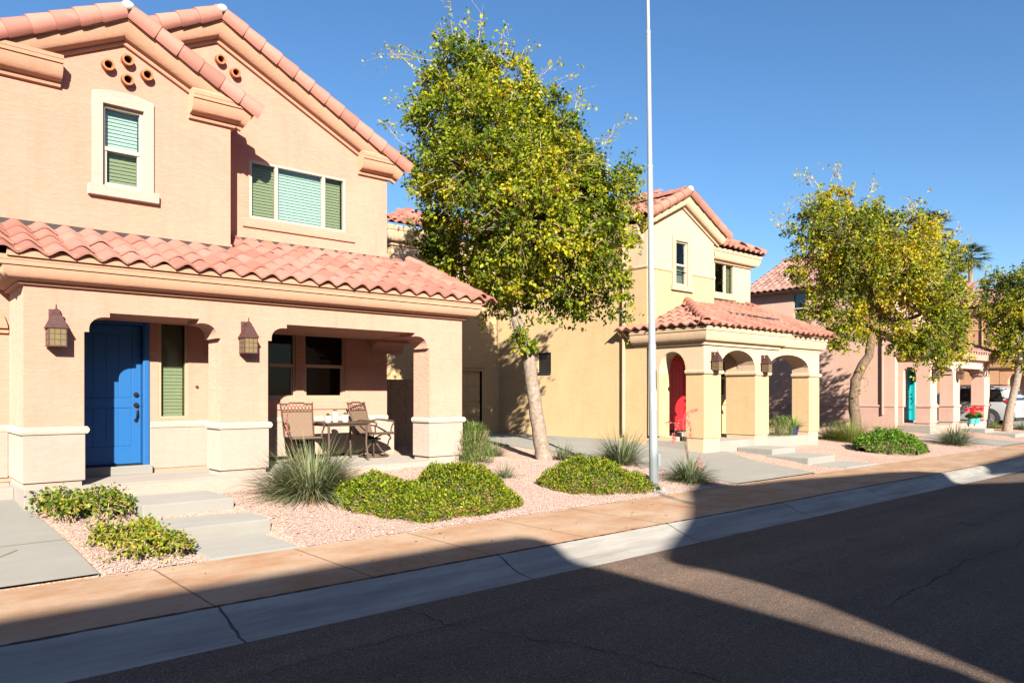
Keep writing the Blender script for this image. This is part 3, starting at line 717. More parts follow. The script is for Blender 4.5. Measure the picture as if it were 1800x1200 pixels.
    tiles(b, (X(.75), 11.1, 6.89-.5*1.95+.02), (0, 1, 0), (1, 0, .5), 6.35, 3.5*c5, lambda s, t: t/c5 < (1.95+.0 if s < .77 else 3.5) )
    tiles(b, (X(7.72), 11.9, 7.69-.5*3.47+.02), (0, 1, 0), (-1, 0, .5), 5.55, 3.47*c5)
    tiles(b, (X(4.50), 11.1, 6.89-.5*1.8+.02), (0, 1, 0), (-1, 0, .5), .85, 1.8*c5)
    b.pieces('roof', tile, root, smooth=True, angle=50)
    b = B()
    for p in ([(.72, 11.06), (.72, 17.46), (4.25, 17.46), (4.25, 11.9), (2.7, 11.9), (2.7, 11.06)],):
        b.poly([(X(x), y, 7.69-.5*(4.25-x)-.01) for x, y in p])
    b.poly([(X(4.25), 11.86, 7.68), (X(7.7), 11.86, 5.955), (X(7.7), 17.46, 5.955), (X(4.25), 17.46, 7.68)])
    b.poly([(X(2.7), 11.06, 6.885), (X(4.48), 11.06, 5.995), (X(4.48), 12.0, 5.995), (X(2.7), 14.0, 6.885)])
    b.build('roof_deck', 'darksheet', root)
    # --- openings
    pfm = front(11.3)
    window(root, pfm, *uw, .07, 'hung')
    if pink: window(root, side(X(1.15)), *sw[0], .06, 'hung')
    b = B(); a0, a1, z0, z1 = uw                                   # moulded surround with cambered head
    top = [(a0-.13, z1+.14)]+[(a0-.13+(a1-a0+.26)*k/10, z1+.145+.055*math.sin(math.pi*k/10)) for k in range(11)]+[(a1+.13, z1+.14)]
    b.prism([(x, 11.25, z) for x, z in [(a0-.13, z0)]+top+[(a1+.13, z0), (a1, z0), (a1, z1), (a0, z1), (a0, z0)]], (0, .049, 0))
    b.prism([(a0-.18, 11.21, z0-.15), (a1+.19, 11.21, z0-.15), (a1+.19, 11.20, z0-.01), (a0-.18, 11.20, z0-.01)], (0, .098, 0))
    b.build('window_surround', mledge if not pink else mt, root, bevel=.014)
    window(root, front(12.1), *uw2, .05, 'slider3', fw=.042)
    b = B(); b.box(X(4.68), X(6.74), 12.06, 12.099, 4.50, 4.64); b.build('window_sill', mw, root, bevel=.012)
    for q in w2: window(root, front(12.1), *q, .08, 'hung', 'tanframe', 'deep', 'deep', fw=.04)
    b = B(); b.box(X(4.72), X(6.64), 12.07, 12.099, 1.49, 1.655); b.build('window_sill', mw, root, bevel=.01)
    window(root, pfm, *sl, .06, 'fixed', 'tanframe', 'screen')
    if pink: door(root, pfm, X(2.0), X(2.85), .785, 2.71, doorm, .09)
    else: door(root, pfm, X(2.07), X(2.955), .785, 2.71, doorm, .09)
    # clay vent pipes in the gables
    for x, Y, z in ((2.507, 11.3, 6.235), (2.749, 11.3, 6.373), (2.749, 11.3, 6.10), (2.998, 11.3, 6.235), (4.20, 12.1, 7.08), (4.04, 12.1, 6.95), (4.303, 12.1, 7.11), (4.541, 12.1, 6.965)):
        if (x, Y) in ((4.20, 12.1), (4.04, 12.1)): continue
        v = B(); k = 16
        for rr, d0 in ((.062, 0),):
            o_ = [Vector((X(x)+.078*math.cos(2*math.pi*j/k), Y, z+.078*math.sin(2*math.pi*j/k))) for j in range(k)]
            dirv = Vector((0, -.105, -.016)); o2 = [p+dirv for p in o_]; c = Vector((X(x), Y, z)); i2 = [c+(p-c)*.68+dirv for p in o_]; i1 = [c+(p-c)*.68 for p in o_]
            A, Bb, Cc, Dd = v.add(o_), v.add(o2), v.add(i2), v.add(i1)
            for j in range(k):
                jj = (j+1) % k
                v.f += [[A[j], A[jj], Bb[jj], Bb[j]], [Bb[j], Bb[jj], Cc[jj], Cc[j]], [Cc[j], Cc[jj], Dd[jj], Dd[j]]]
            v.f.append(Dd)
        v.build('vent_pipe', 'terracotta', root, smooth=True)
    if not pink:
        b = B(); k = 12; b.prism([(X(3.697)+.022*math.cos(2*math.pi*j/k), 11.3, 1.86+.022*math.sin(2*math.pi*j/k)) for j in range(k)], (0, -.02, 0)); b.build('doorbell', 'bronze', root)
        b = B(); b.tube([(X(7.03), 12.13, .88), (X(7.03), 12.06, .88), (X(7.03), 12.03, .84)], .016, 8); b.tube([(X(6.99), 12.07, .93), (X(7.07), 12.07, .93)], .012, 6); b.tube([(X(7.03), 12.07, .88), (X(7.03), 12.07, .93)], .008, 6); b.build('hose_tap', 'mortar', root, smooth=True)
        b = B(); b.prism([(X(1.25), 11.28, 2.58), (X(1.375), 11.28, 2.58), (X(1.365), 11.28, 2.64), (X(1.33), 11.28, 2.74), (X(1.25), 11.28, 2.86)], (0, -.05, 0)); b.box(X(1.2), X(1.385), 11.25, 11.29, 2.52, 2.56); b.build('niche_trim', mt, root, bevel=.008)
    else:
        b = B(); x = X(1.15)-.05; b.tube([(x, 11.72, 1.0), (x, 11.72, 6.0)], .045, 8); b.build('downspout', mt, root, smooth=True)
        b = B(); b.box(X(1.5), X(1.6), 10.5, 11.1, .1, .68); b.build('stoop', 'slab', root)
    return root

# ================================================================== HOUSE B (single gable, hipped arched porch)
def house_b(dx, label, mlow, mup, mt, tile, doorm, wing=True):
    X = lambda x: x+dx
    root = thing('stucco_house', label, 'house', (X(17.8), 12.0, .15)); off = root.location.copy(); B = lambda: MB(off)
    zf = .62; zl = 2.26
    def porch_front(z0, z1, b):
        pass
    up, lo = B(), B()
    pu, pl_ = B(), B()
    a1 = arc_pts(15.54, 17.07, 2.36, 2.84); a2 = arc_pts(17.72, 19.84, 2.38, 2.81)
    poly = [(14.84, zl), (15.54, zl)]+a1+[(17.07, zl), (17.72, zl)]+a2+[(19.84, zl), (20.43, zl), (20.43, 3.34), (14.84, 3.34)]
    pu.cut(); pu.prism([(X(x), 10.2, z) for x, z in poly], (0, .5, 0))
    ls = arc_pts(10.715, 11.50, 2.30, 2.79)
    pu.cut(); pu.prism([(X(14.842), y, z) for y, z in [(10.701, 3.33), (10.701, zl), (10.715, zl)]+ls+[(11.50, zl), (11.845, zl), (11.845, 3.33)]], (.42, 0, 0))
    pu.cut(); pu.box(X(17.07), X(17.72), 10.701, 11.05, zl, 3.33)
    for q in ((14.84, 15.54, 10.2, 10.70), (17.07, 17.72, 10.2, 11.05), (19.84, 20.43, 10.2, 10.70)): pl_.cut(); pl_.box(X(q[0]), X(q[1]), q[2], q[3], .72, zl)
    pl_.cut(); pl_.box(X(14.842), X(15.26), 11.50, 11.845, .72, zl)
    pu.pieces('porch_wall', mup, root); pl_.pieces('pier', mlow, root)
    # upper walls
    pf = front(11.85); pr = front(12.6); uw = (X(15.965), X(16.49), 4.60, 5.76); uw2 = (X(18.86), X(19.89), 4.74, 5.66)
    wallface(up, X(14.80), X(17.72), 4.97, 6.05, pf, [(uw[0], uw[1], 4.97, uw[3])], .12, (X(16.25), 6.93))
    wallface(lo, X(14.80), X(17.72), 3.2, 4.97, pf, [(uw[0], uw[1], uw[2], 4.97)], .12)
    up.poly([(X(17.72), 11.85, 3.2), (X(17.72), 12.6, 3.2), (X(17.72), 12.6, 6.1), (X(17.72), 11.85, 6.1)])
    wallface(up, X(17.72), X(20.8), 4.6, 6.05, pr, [uw2], .12); wallface(lo, X(17.72), X(20.8), 3.2, 4.6, pr, [], .1)
    ps = side(X(14.80)); sv = (15.30, 15.85, 2.38, 2.95)
    wallface(up, 11.85, 17.6, 4.97, 6.05, ps, [], .1); wallface(lo, 11.85, 17.6, .1, 4.97, ps, [sv], .1)
    lo.poly([(X(20.8), 12.6, .1), (X(20.8), 20, .1), (X(20.8), 20, 6.05), (X(20.8), 12.6, 6.05)])
    # porch back wall
    pb = front(12.3); dh = (X(16.15), X(17.2), .6, 2.75); bw = (X(18.2), X(19.0), 1.68, 2.84)
    wallface(lo, X(14.91), X(20.7), .5, 3.25, pb, [dh, bw], .12)
    if wing:
        pw = front(17.6); gd = (X(11.9), X(14.12), .62, 2.45)
        wallface(lo, X(10.93), X(14.9), .1, 5.2, pw, [gd], .15); wallface(up, X(10.93), X(14.9), 5.2, 6.35, pw, [], .1)
        lo.poly([(X(10.93), 17.6, .1), (X(10.93), 23, .1), (X(10.93), 23, 6.35), (X(10.93), 17.6, 6.35)])
    up.build('upper_wall', mup, root); lo.build('wall', mlow, root)
    b = B(); b.box(X(15.26), X(20.4), 10.71, 12.29, 3.0, 3.04); b.build('porch_ceiling', mup, root)
    b = B()
    for q in ((14.84, 15.54, 10.2, 10.70), (17.07, 17.72, 10.2, 11.05), (19.84, 20.43, 10.2, 10.70)):
        x0, x1, y0, y1 = X(q[0]), X(q[1]), q[2], q[3]; b.cut()
        b.sweep([(x0, y1, zl-.02), (x0, y0, zl-.02), (x1, y0, zl-.02), (x1, y1, zl-.02), (x0+.01, y1, zl-.02)], ledge_prof(.09, .055), (0, 0, 1), cap=False)
    b.cut(); b.sweep([(X(14.80), 17.5, 4.93), (X(14.80), 11.85, 4.93), (uw[0]-.14, 11.85, 4.93)], ledge_prof(.07, .03), (0, 0, 1)); b.cut(); b.sweep([(uw[1]+.14, 11.85, 4.93), (X(17.72), 11.85, 4.93), (X(17.72), 12.6, 4.93)], ledge_prof(.07, .03), (0, 0, 1))
    b.cut(); b.box(X(18.78), X(19.98), 12.55, 12.599, 4.58, 4.73)
    b.pieces('ledge', mt, root, smooth=True)
    b = B()
    for q in ((14.86, 15.52, 10.225, 10.70), (17.09, 17.70, 10.225, 11.04), (19.86, 20.41, 10.225, 10.69)): b.cut(); b.box(X(q[0]), X(q[1]), q[2], q[3], .05, .715)
    b.cut(); b.box(X(14.92), X(15.26), 11.0, 12.3, .05, .715)
    b.pieces('footing', mt, root)
    b = B(); b.box(X(14.87), X(20.42), 10.24, 12.3, .1, zf); b.build('porch_slab', 'slab', root, bevel=.015)
    b = B(); b.box(X(15.5), X(17.3), 12.0, 12.42, zf, .735); b.build('door_step', 'slab', root)
    # cornices
    b = B(); pro = ovolo(.26, .09, .25, .08)
    b.cut(); b.sweep([(X(14.84), 12.25, 3.335), (X(14.84), 10.2, 3.335), (X(18.15), 10.2, 3.335), (X(18.15), 10.32, 3.335)], pro, (0, 0, 1))
    b.cut(); b.sweep([(X(18.1), 10.24, 3.325), (X(20.45), 10.24, 3.325), (X(20.45), 12.3, 3.325)], ovolo(.20, .085, .25, .08), (0, 0, 1))
    b.cut();  b.cut(); b.box(X(14.66), X(20.6), 9.98, 10.02, 3.335, 3.42);  b.cut(); b.box(X(14.63), X(14.67), 9.98, 12.3, 3.335, 3.42)
    rk = [(q, p) for p, q in ovolo(.26, .05, .21, .05)]
    b.cut(); b.sweep([(X(14.5), 11.85, 6.98-.5*1.75), (X(16.25), 11.85, 6.98), (X(18.0), 11.85, 6.98-.5*1.75)], rk, (0, -1, 0), -1)
    b.cut(); b.sweep([(X(17.6), 12.6, 6.02), (X(20.8), 12.6, 6.02), (X(20.8), 18, 6.02)], ovolo(.26, .10, .24, .05), (0, 0, 1))
    b.cut(); b.sweep([(X(14.80), 17.6, 6.02), (X(14.80), 11.95, 6.02)], ovolo(.26, .10, .24, .05), (0, 0, 1))
    if wing: b.cut(); b.sweep([(X(10.93), 20, 6.35), (X(10.93), 17.6, 6.35), (X(12.25), 17.6, 6.35), (X(12.25), 18.2, 6.35)], ovolo(.3, .12, .3, .08), (0, 0, 1))
    b.pieces('cornice', mt, root, smooth=True)
    # roofs
    k = .42; Lk = math.hypot(1, k); b = B()
    tiles(b, (X(14.52), 9.90, 3.345), (1, 0, 0), (0, 1, k), 6.1, 2.68*Lk, lambda s, t: s > t/Lk-.05)
    tiles(b, (X(14.55), 9.90, 3.345), (0, 1, 0), (1, 0, k), 2.55, 2.0*Lk, lambda s, t: s > t/Lk-.05 and (s < 1.9 or t < .4))
    b.pieces('porch_roof', tile, root, smooth=True, angle=50)
    b = B(); b.poly([(X(14.6), 9.97, 3.35), (X(20.6), 9.97, 3.35), (X(20.6), 12.6, 4.44), (X(17.2), 12.6, 4.44)]); b.poly([(X(14.6), 9.97, 3.35), (X(14.6), 12.3, 3.35), (X(17.2), 12.6, 4.44)])
    b.build('roof_deck', 'darksheet', root)
    b = B(); trimtiles(b, (X(14.58), 9.95, 3.42), (X(16.45), 11.82, 4.22), (1, -1, 0), (-.25, -.25, 1), .115, 175, 5, .36)
    trimtiles(b, (X(20.56), 9.90, 3.40), (X(20.56), 12.6, 4.52), (1, 0, 0), (0, -k, 1), .10, 165, -75)
    def rake(p_eave, p_apex, Y):
        d = Vector((p_apex[0]-p_eave[0], 0, p_apex[1]-p_eave[1])).normalized(); u_ = Vector((-d.z, 0, d.x)) if d.x > 0 else Vector((d.z, 0, -d.x))
        trimtiles(b, (X(p_eave[0]), Y, p_eave[1]), (X(p_apex[0]), Y, p_apex[1]), (0, -1, 0), u_, .118, 170, -62, .31)
    rake((18.06, 6.98-.5*1.81+.05), (16.31, 7.02), 11.62); rake((14.44, 6.98-.5*1.81+.05), (16.19, 7.02), 11.62)
    trimtiles(b, (X(16.25), 11.75, 7.06), (X(16.25), 14.6, 7.06), (1, 0, 0), (0, 0, 1), .12, 180, 0)
    trimtiles(b, (X(21.1), 12.3, 6.12), (X(17.9), 15.5, 7.72), (1, 1, 0), (.3, -.3, 1), .115, 180, 0)
    b.pieces('trim_tile', tile, root, smooth=True, angle=50)
    b = B(); c5 = math.hypot(1, .5)
    tiles(b, (X(17.7), 12.26, 6.04), (1, 0, 0), (0, 1, .5), 3.45, 3.3*c5, lambda s, t: 3.45-s > t/c5-.1)
    tiles(b, (X(21.1), 12.26, 6.04), (0, 1, 0), (-1, 0, .5), 6.5, 3.2*c5, lambda s, t: s > t/c5-.1)
    tiles(b, (X(14.46), 11.64, 6.98-.5*1.79+.02), (0, 1, 0), (1, 0, .5), 6.2, 3.3*c5, lambda s, t: t/c5 < 1.79 or s > 2.0)
    tiles(b, (X(18.04), 11.64, 6.98-.5*1.79+.02), (0, 1, 0), (-1, 0, .5), 2.6, 1.79*c5)
    b.pieces('roof', tile, root, smooth=True, angle=50)
    b = B(); b.poly([(X(14.45), 11.62, 6.08), (X(16.25), 11.62, 6.975), (X(16.25), 15, 6.975), (X(17.9), 15.5, 7.65), (X(17.9), 18, 7.65), (X(14.45), 18, 6.08)])
    b.poly([(X(16.25), 11.62, 6.975), (X(18.02), 11.62, 6.09), (X(18.02), 12.6, 6.09), (X(16.25), 14.5, 6.975)])
    b.poly([(X(17.7), 12.28, 6.04), (X(21.08), 12.28, 6.04), (X(17.9), 15.5, 7.65)]); b.poly([(X(21.08), 12.28, 6.04), (X(21.08), 18, 6.04), (X(17.9), 18, 7.65), (X(17.9), 15.5, 7.65)])
    b.build('roof_deck', 'darksheet', root)
    b = B(); b.ball((X(16.25), 11.58, 7.09), .09); b.build('ridge_mortar', 'mortar', root, smooth=True)
    # dark strips put in for shaded gaps where porch-roof tile courses have slipped
    b = B()
    for x0, x1, t0 in ((16.9, 19.3, 1.0), (17.8, 20.4, 2.45)):
        n = 12; b.cut()
        for i in range(n):
            xa, xb = x0+(x1-x0)*i/n, x0+(x1-x0)*(i+1)/n; d = -.12*i/n
            b.box(X(xa), X(xb), 9.9+t0+d, 9.9+t0+d+.07, 3.345+k*(t0+d), 3.345+k*(t0+d)+.135+random.uniform(-.01, .01))
    b.pieces('gap_strip', 'darksheet', root)
    # openings
    window(root, pf, *uw, .06, 'hung'); a0, a1, z0, z1 = uw
    b = B(); top = [(a0-.14+(a1-a0+.28)*q/10, z1+.12+.05*math.sin(math.pi*q/10)) for q in range(11)]
    b.prism([(x, 11.81, z) for x, z in [(a0-.14, z0)]+top+[(a1+.14, z0), (a1, z0), (a1, z1), (a0, z1), (a0, z0)]], (0, .039, 0)); b.box(a0-.2, a1+.2, 11.77, 11.849, z0-.14, z0-.002)
    b.build('window_surround', mt, root, bevel=.012)
    window(root, pr, *uw2, .05, 'slider2'); window(root, pb, *bw, .05, 'hung', glass='deep', lower='deep')
    b = B(); b.box(bw[0]-.1, bw[1]+.1, 12.26, 12.299, 1.46, 1.66); b.build('window_sill', mlow, root)
    door(root, pb, X(16.22), X(17.13), .78, 2.68, doorm, .06)
    f = B(); pbox(f, ps, sv[0], sv[1], sv[2]-.06, sv[2], -.03, .05); pbox(f, ps, sv[0], sv[1], sv[2], sv[3], .07, .08)
    z = sv[2]+.02
    while z < sv[3]-.03: f.poly([ps(sv[0], z, .03), ps(sv[1], z, .03), ps(sv[1], z+.045, .065), ps(sv[0], z+.045, .065)]); z += .06
    f.build('louvre_vent', 'darksheet', root)
    b = B(); x = X(14.80)-.05; b.tube([(x, 12.57, .7), (x, 12.57, 6.0)], .042, 8); b.build('downspout', mt, root, smooth=True)
    if wing:
        q = B(); a0, a1, z0, z1 = gd; h = (z1-z0)/4
        for r in range(4):
            pbox(q, pw, a0, a1, z0+r*h+.006, z0+(r+1)*h-.006, .10, .14)
            for c_ in range(4): w_ = (a1-a0)/4; pbox(q, pw, a0+c_*w_+.07, a0+(c_+1)*w_-.07, z0+r*h+.09, z0+(r+1)*h-.09, .088, .12)
        pbox(q, pw, a0-.1, a1+.1, z0-.1, z1+.1, .141, .2)
        q.build('garage_door', mlow, root, bevel=.006)
        q = B(); pbox(q, pw, a0-.3, a1+.12, z1+.10, z1+.17, -.05, .01); pbox(q, pw, a1, a1+.05, z0, z1, -.01, .1); q.build('garage_lintel', mlow, root)
        q = B()
        tiles(q, (X(10.55), 17.25, 6.38), (1, 0, 0), (0, 1, .45), 4.6, 2.2*1.1, lambda s, t: s > t/1.1-.05)
        tiles(q, (X(10.55), 17.25, 6.38), (0, 1, 0), (1, 0, .45), 6, 2.2*1.1, lambda s, t: s > t/1.1-.05)
        trimtiles(q, (X(10.6), 17.3, 6.45), (X(12.7), 19.4, 7.4), (1, -1, 0), (-.25, -.25, 1), .115, 175, 5, .38)
        trimtiles(q, (X(12.55), 17.3, 6.42), (X(12.1), 19.0, 7.2), (1, 0, 0), (-.2, -.25, 1), .115, 175, 5, .38)
        q.build('wing_roof', tile, root, smooth=True, angle=50)
        q = B(); q.poly([(X(10.6), 17.3, 6.40), (X(15.2), 17.3, 6.40), (X(15.2), 19.4, 7.34), (X(12.7), 19.4, 7.34)]); q.poly([(X(10.6), 17.3, 6.40), (X(12.7), 19.4, 7.34), (X(12.7), 23, 7.34), (X(10.6), 23, 6.40)]); q.build('wing_deck', 'darksheet', root)
    return root

house_a(0, 'peach stucco house with blue front door and covered porch, nearest the camera', 'peach', 'peach_trim', 'cream', 'cream_trim', 'tile', 'blue')
house_b(0, 'yellow and cream stucco house with arched porch and red front door', 'yellow', 'ycream', 'ytrim', 'tile_red', 'red')
house_a(27.2, 'pink stucco house with turquoise side door behind the yellowing tree', 'pink', 'pink_trim', 'pink_low', 'pink_trim', 'tile_pink', 'teal', True)
house_b(27.2, 'orange stucco house with dark blue door at the far right end', 'orange', 'orange', 'orange_trim', 'tile_pink', 'navy', False)

# steps up to porches
def steps(dx, y0, label, xs, zs):
    root = thing('entry_steps', label, 'steps', (xs[0]+dx, 8.3, .15)); off = root.location.copy()
    for (x0, x1, ya, yb, z0, z1) in zs:
        b = MB(off); b.box(x0+dx, x1+dx, ya, yb, z0, z1); b.build('step', 'step', root, bevel=.018)
steps(0, 0, 'grey concrete steps leading up to the blue door', (2.4,), [(2.54, 3.47, 7.37, 8.34, .0, .160), (2.46, 3.56, 8.33, 9.24, .0, .318), (2.42, 3.47, 9.23, 10.187, .0, .475)])
steps(0, 0, 'low concrete steps in gravel by the yellow arched porch', (16.5,), [(16.1, 17.6, 7.40, 8.28, .0, .172), (16.05, 17.35, 8.27, 9.3, .0, .32), (16.3, 17.4, 9.29, 10.23, .0, .45)])
steps(26.9, 0, 'far concrete steps in gravel by the pink porch', (4.6,), [(4.6, 6.0, 7.40, 8.4, .0, .172), (4.7, 5.9, 8.4, 9.4, .0, .31), (4.8, 5.8, 9.4, 10.18, .0, .45)])

# block wall between the peach and the yellow house
b = MB((9, 14.6, .4)); x = 7.45
h = .20; z = .3; r = 0
while z < 1.99:
    x = 7.45-(.2 if r % 2 else 0)
    while x < 10.4:
        b.tone = random.random(); b.box(max(x, 7.44)+.005, min(x+.395, 10.4), 14.6, 14.78, z+.005, z+h-.005); x += .40
    z += h; r += 1
b.box(7.44, 10.4, 14.612, 14.77, .2, 1.99)
o = b.build('block_wall', 'cmu'); tag(o, 'brown concrete block wall between the peach and yellow houses', 'wall')

# ================================================================== LANTERNS
def lantern(label, loc, group):
    t = thing('wall_lantern', label, 'wall lantern', loc, group)
    b = MB(); b.box(-.058, .058, -.016, 0, .0, .19); b.tube([(0, -.01, .14), (0, -.07, .17), (0, -.125, .165)], [.018, .016, .016], 8); b.box(.03, .07, -.10, -.05, .09, .14); b.build('bracket', 'bronze', t, bevel=.004)
    cy = -.135
    b = MB(); prev = None
    for hw, z in ((.028, .165), (.034, .15), (.033, .135), (.052, .105), (.068, .06), (.092, .0), (.108, -.035), (.108, -.045)):
        ring = b.add([(sx*hw, cy+sy*hw, z) for sx, sy in ((-1, -1), (1, -1), (1, 1), (-1, 1))])
        if prev: 
            for j in range(4): b.f.append([prev[j], prev[(j+1) % 4], ring[(j+1) % 4], ring[j]])
        else: b.f.append(ring)
        prev = ring
    b.f.append(prev[::-1]); b.build('roof', 'bronze', t)
    b = MB(); b.lathe([(.005, .24), (.010, .205), (.006, .19), (.022, .18), (.030, .165)][::-1], (0, cy, 0), 10); b.build('finial', 'bronze', t, smooth=True)
    b = MB(); w = .088; z0, z1 = -.245, -.045
    for sx in (-1, 1):
        for sy in (-1, 1): b.box(sx*w-.006, sx*w+.006, cy+sy*w-.006, cy+sy*w+.006, z0, z1)
    for q in (-1, 1):
        for k in (-.03, .03):
            b.box(k-.003, k+.003, cy+q*w-.004, cy+q*w+.004, z0, z1); b.box(q*w-.004, q*w+.004, cy+k-.003, cy+k+.003, z0, z1)
        for z in (z0+.067, z0+.134): b.box(-w, w, cy+q*w-.004, cy+q*w+.004, z-.003, z+.003); b.box(q*w-.004, q*w+.004, cy-w, cy+w, z-.003, z+.003)
    b.box(-w-.008, w+.008, cy-w-.008, cy+w+.008, z0-.012, z0); b.build('cage', 'bronze', t)
    b = MB()
    for q in (-1, 1): b.box(-w+.006, w-.006, cy+q*w-.0015, cy+q*w+.0015, z0, z1); b.box(q*w-.0015, q*w+.0015, cy-w+.006, cy+w-.006, z0, z1)
    b.build('lamp_glass', 'amber', t)
    b = MB(); b.lathe([(.0, z0+.02), (.022, z0+.02), (.022, z0+.06), (.034, z0+.10), (.03, z0+.15), (.0, z0+.17)], (0, cy, 0), 12); b.build('bulb', 'bulb', t, smooth=True)
    return t
GL = 'bronze wall lanterns on the porch piers'
l0 = lantern('bronze wall lantern left of the blue door', (1.70, 10.2, 2.565), GL)
for lab, p in (('bronze wall lantern between blue door and porch seating', (3.98, 10.2, 2.565)), ('bronze wall lantern nearest the red door on the yellow porch', (15.19, 10.2, 2.57)),
               ('bronze wall lantern between the two wide yellow front arches', (17.40, 10.2, 2.57)), ('bronze wall lantern left of the red geraniums, on the pink porch', (31.2, 10.2, 2.57)), ('bronze wall lantern beside the turquoise door, on the pink porch', (28.8, 10.2, 2.57))):
    c = copy_tree(l0); c.location = p; c['label'] = lab

# ================================================================== LIGHT POLE
def pole():
    base = Vector((9.80, 7.70, .16)); t = thing('light_pole', 'tall slim pale grey metal pole standing beside the sidewalk', 'pole', base)
    lean = Vector((-SN, CS, 0))*.0122
    def P(z): return lean*z+Vector((0, 0, z))
    b = MB(); b.tube([P(.02), P(1.2), P(2.4), P(2.42), P(5.34)], [.074, .070, .064, .058, .046], 20); b.tube([P(5.30), P(5.345), P(5.36)], [.050, .050, .046], 20); b.build('lower_shaft', 'pole', t, smooth=True)
    b = MB(); b.tube([P(5.35), P(7.55)], [.040, .036], 18); b.tube([P(7.50), P(7.56)], [.040, .040], 18); b.build('middle_shaft', 'pole', t, smooth=True)
    b = MB(); b.tube([P(7.56), P(10.2)], [.029, .025], 16); b.build('top_shaft', 'pole', t, smooth=True)
    b = MB(); b.box(-.15, .15, -.14, .14, -.16, .03); b.box(-.09, .09, -.09, .09, .03, .05); b.build('base_plate', 'pole', t, bevel=.02)
    b = MB()
    for sx in (-1, 1):
        for sy in (-1, 1): b.lathe([(.016, .03), (.016, .06), (.008, .062), (.008, .085)], (sx*.115, sy*.105, 0), 8)
    b.build('anchor_bolt', 'mortar', t)
    b = MB(); f = Vector((-.35, -.94, 0)); s = Vector((.94, -.35, 0))
    def q(ds, z, out): return P(z)+f*out+s*ds
    b.hexa([q(.035, .42, .05), q(.085, .42, .04), q(.085, .42, .075), q(.035, .42, .082)], [q(.035, .62, .05), q(.085, .62, .04), q(.085, .62, .075), q(.035, .62, .082)]); b.build('hand_hole_cover', 'pole', t)
    # sticker wrapped on the shaft, with faded red characters running down it
    d0 = Vector((-P(0).x-base.x, -base.y, 0)).normalized(); a0 = math.atan2(d0.y, d0.x)
    def cyl(b, u0, u1, z0, z1, r, n=6):
        rows = [b.add([P(z)+Vector((math.cos(a0+u0+(u1-u0)*k/n)*r, math.sin(a0+u0+(u1-u0)*k/n)*r, 0)) for k in range(n+1)]) for z in (z0, z1)]
        for k in range(n): b.f.append([rows[0][k], rows[0][k+1], rows[1][k+1], rows[1][k]])
    st = MB(); cyl(st, -.25, .95, 1.335, 1.63, .0705); sk = st.build('sticker', 'sticker', t)
    ink = MB(); z = 1.61; seg = 'abcdefg'
    for row, ds in enumerate(('gab', 'afgcd', 'bc', 'abgcd', 'afgcd', 'abged', 'fgbc', 'abcdef')):
        u0, u1, h, w = -.05, .33, .026, .005; zt, zb = z, z-h; zm = z-h/2; wu = .055
        S = {'a': (u0, u0+wu, zb, zt), 'd': (u1-wu, u1, zb, zt), 'g': ((u0+u1)/2-wu/2, (u0+u1)/2+wu/2, zb, zt), 'b': (u0, (u0+u1)/2, zt-w, zt), 'c': ((u0+u1)/2, u1, zt-w, zt), 'f': (u0, (u0+u1)/2, zb, zb+w), 'e': ((u0+u1)/2, u1, zb, zb+w)}
        for ch in ds: cyl(ink, *S[ch], .0722, 3)
        z -= .033
    ink.build('lettering', 'redink', sk)
    b = MB(); cyl(b, .92, 1.15, 1.68, 1.98, .071, 2); b.build('dark_strip', 'trimblack', t)
pole()

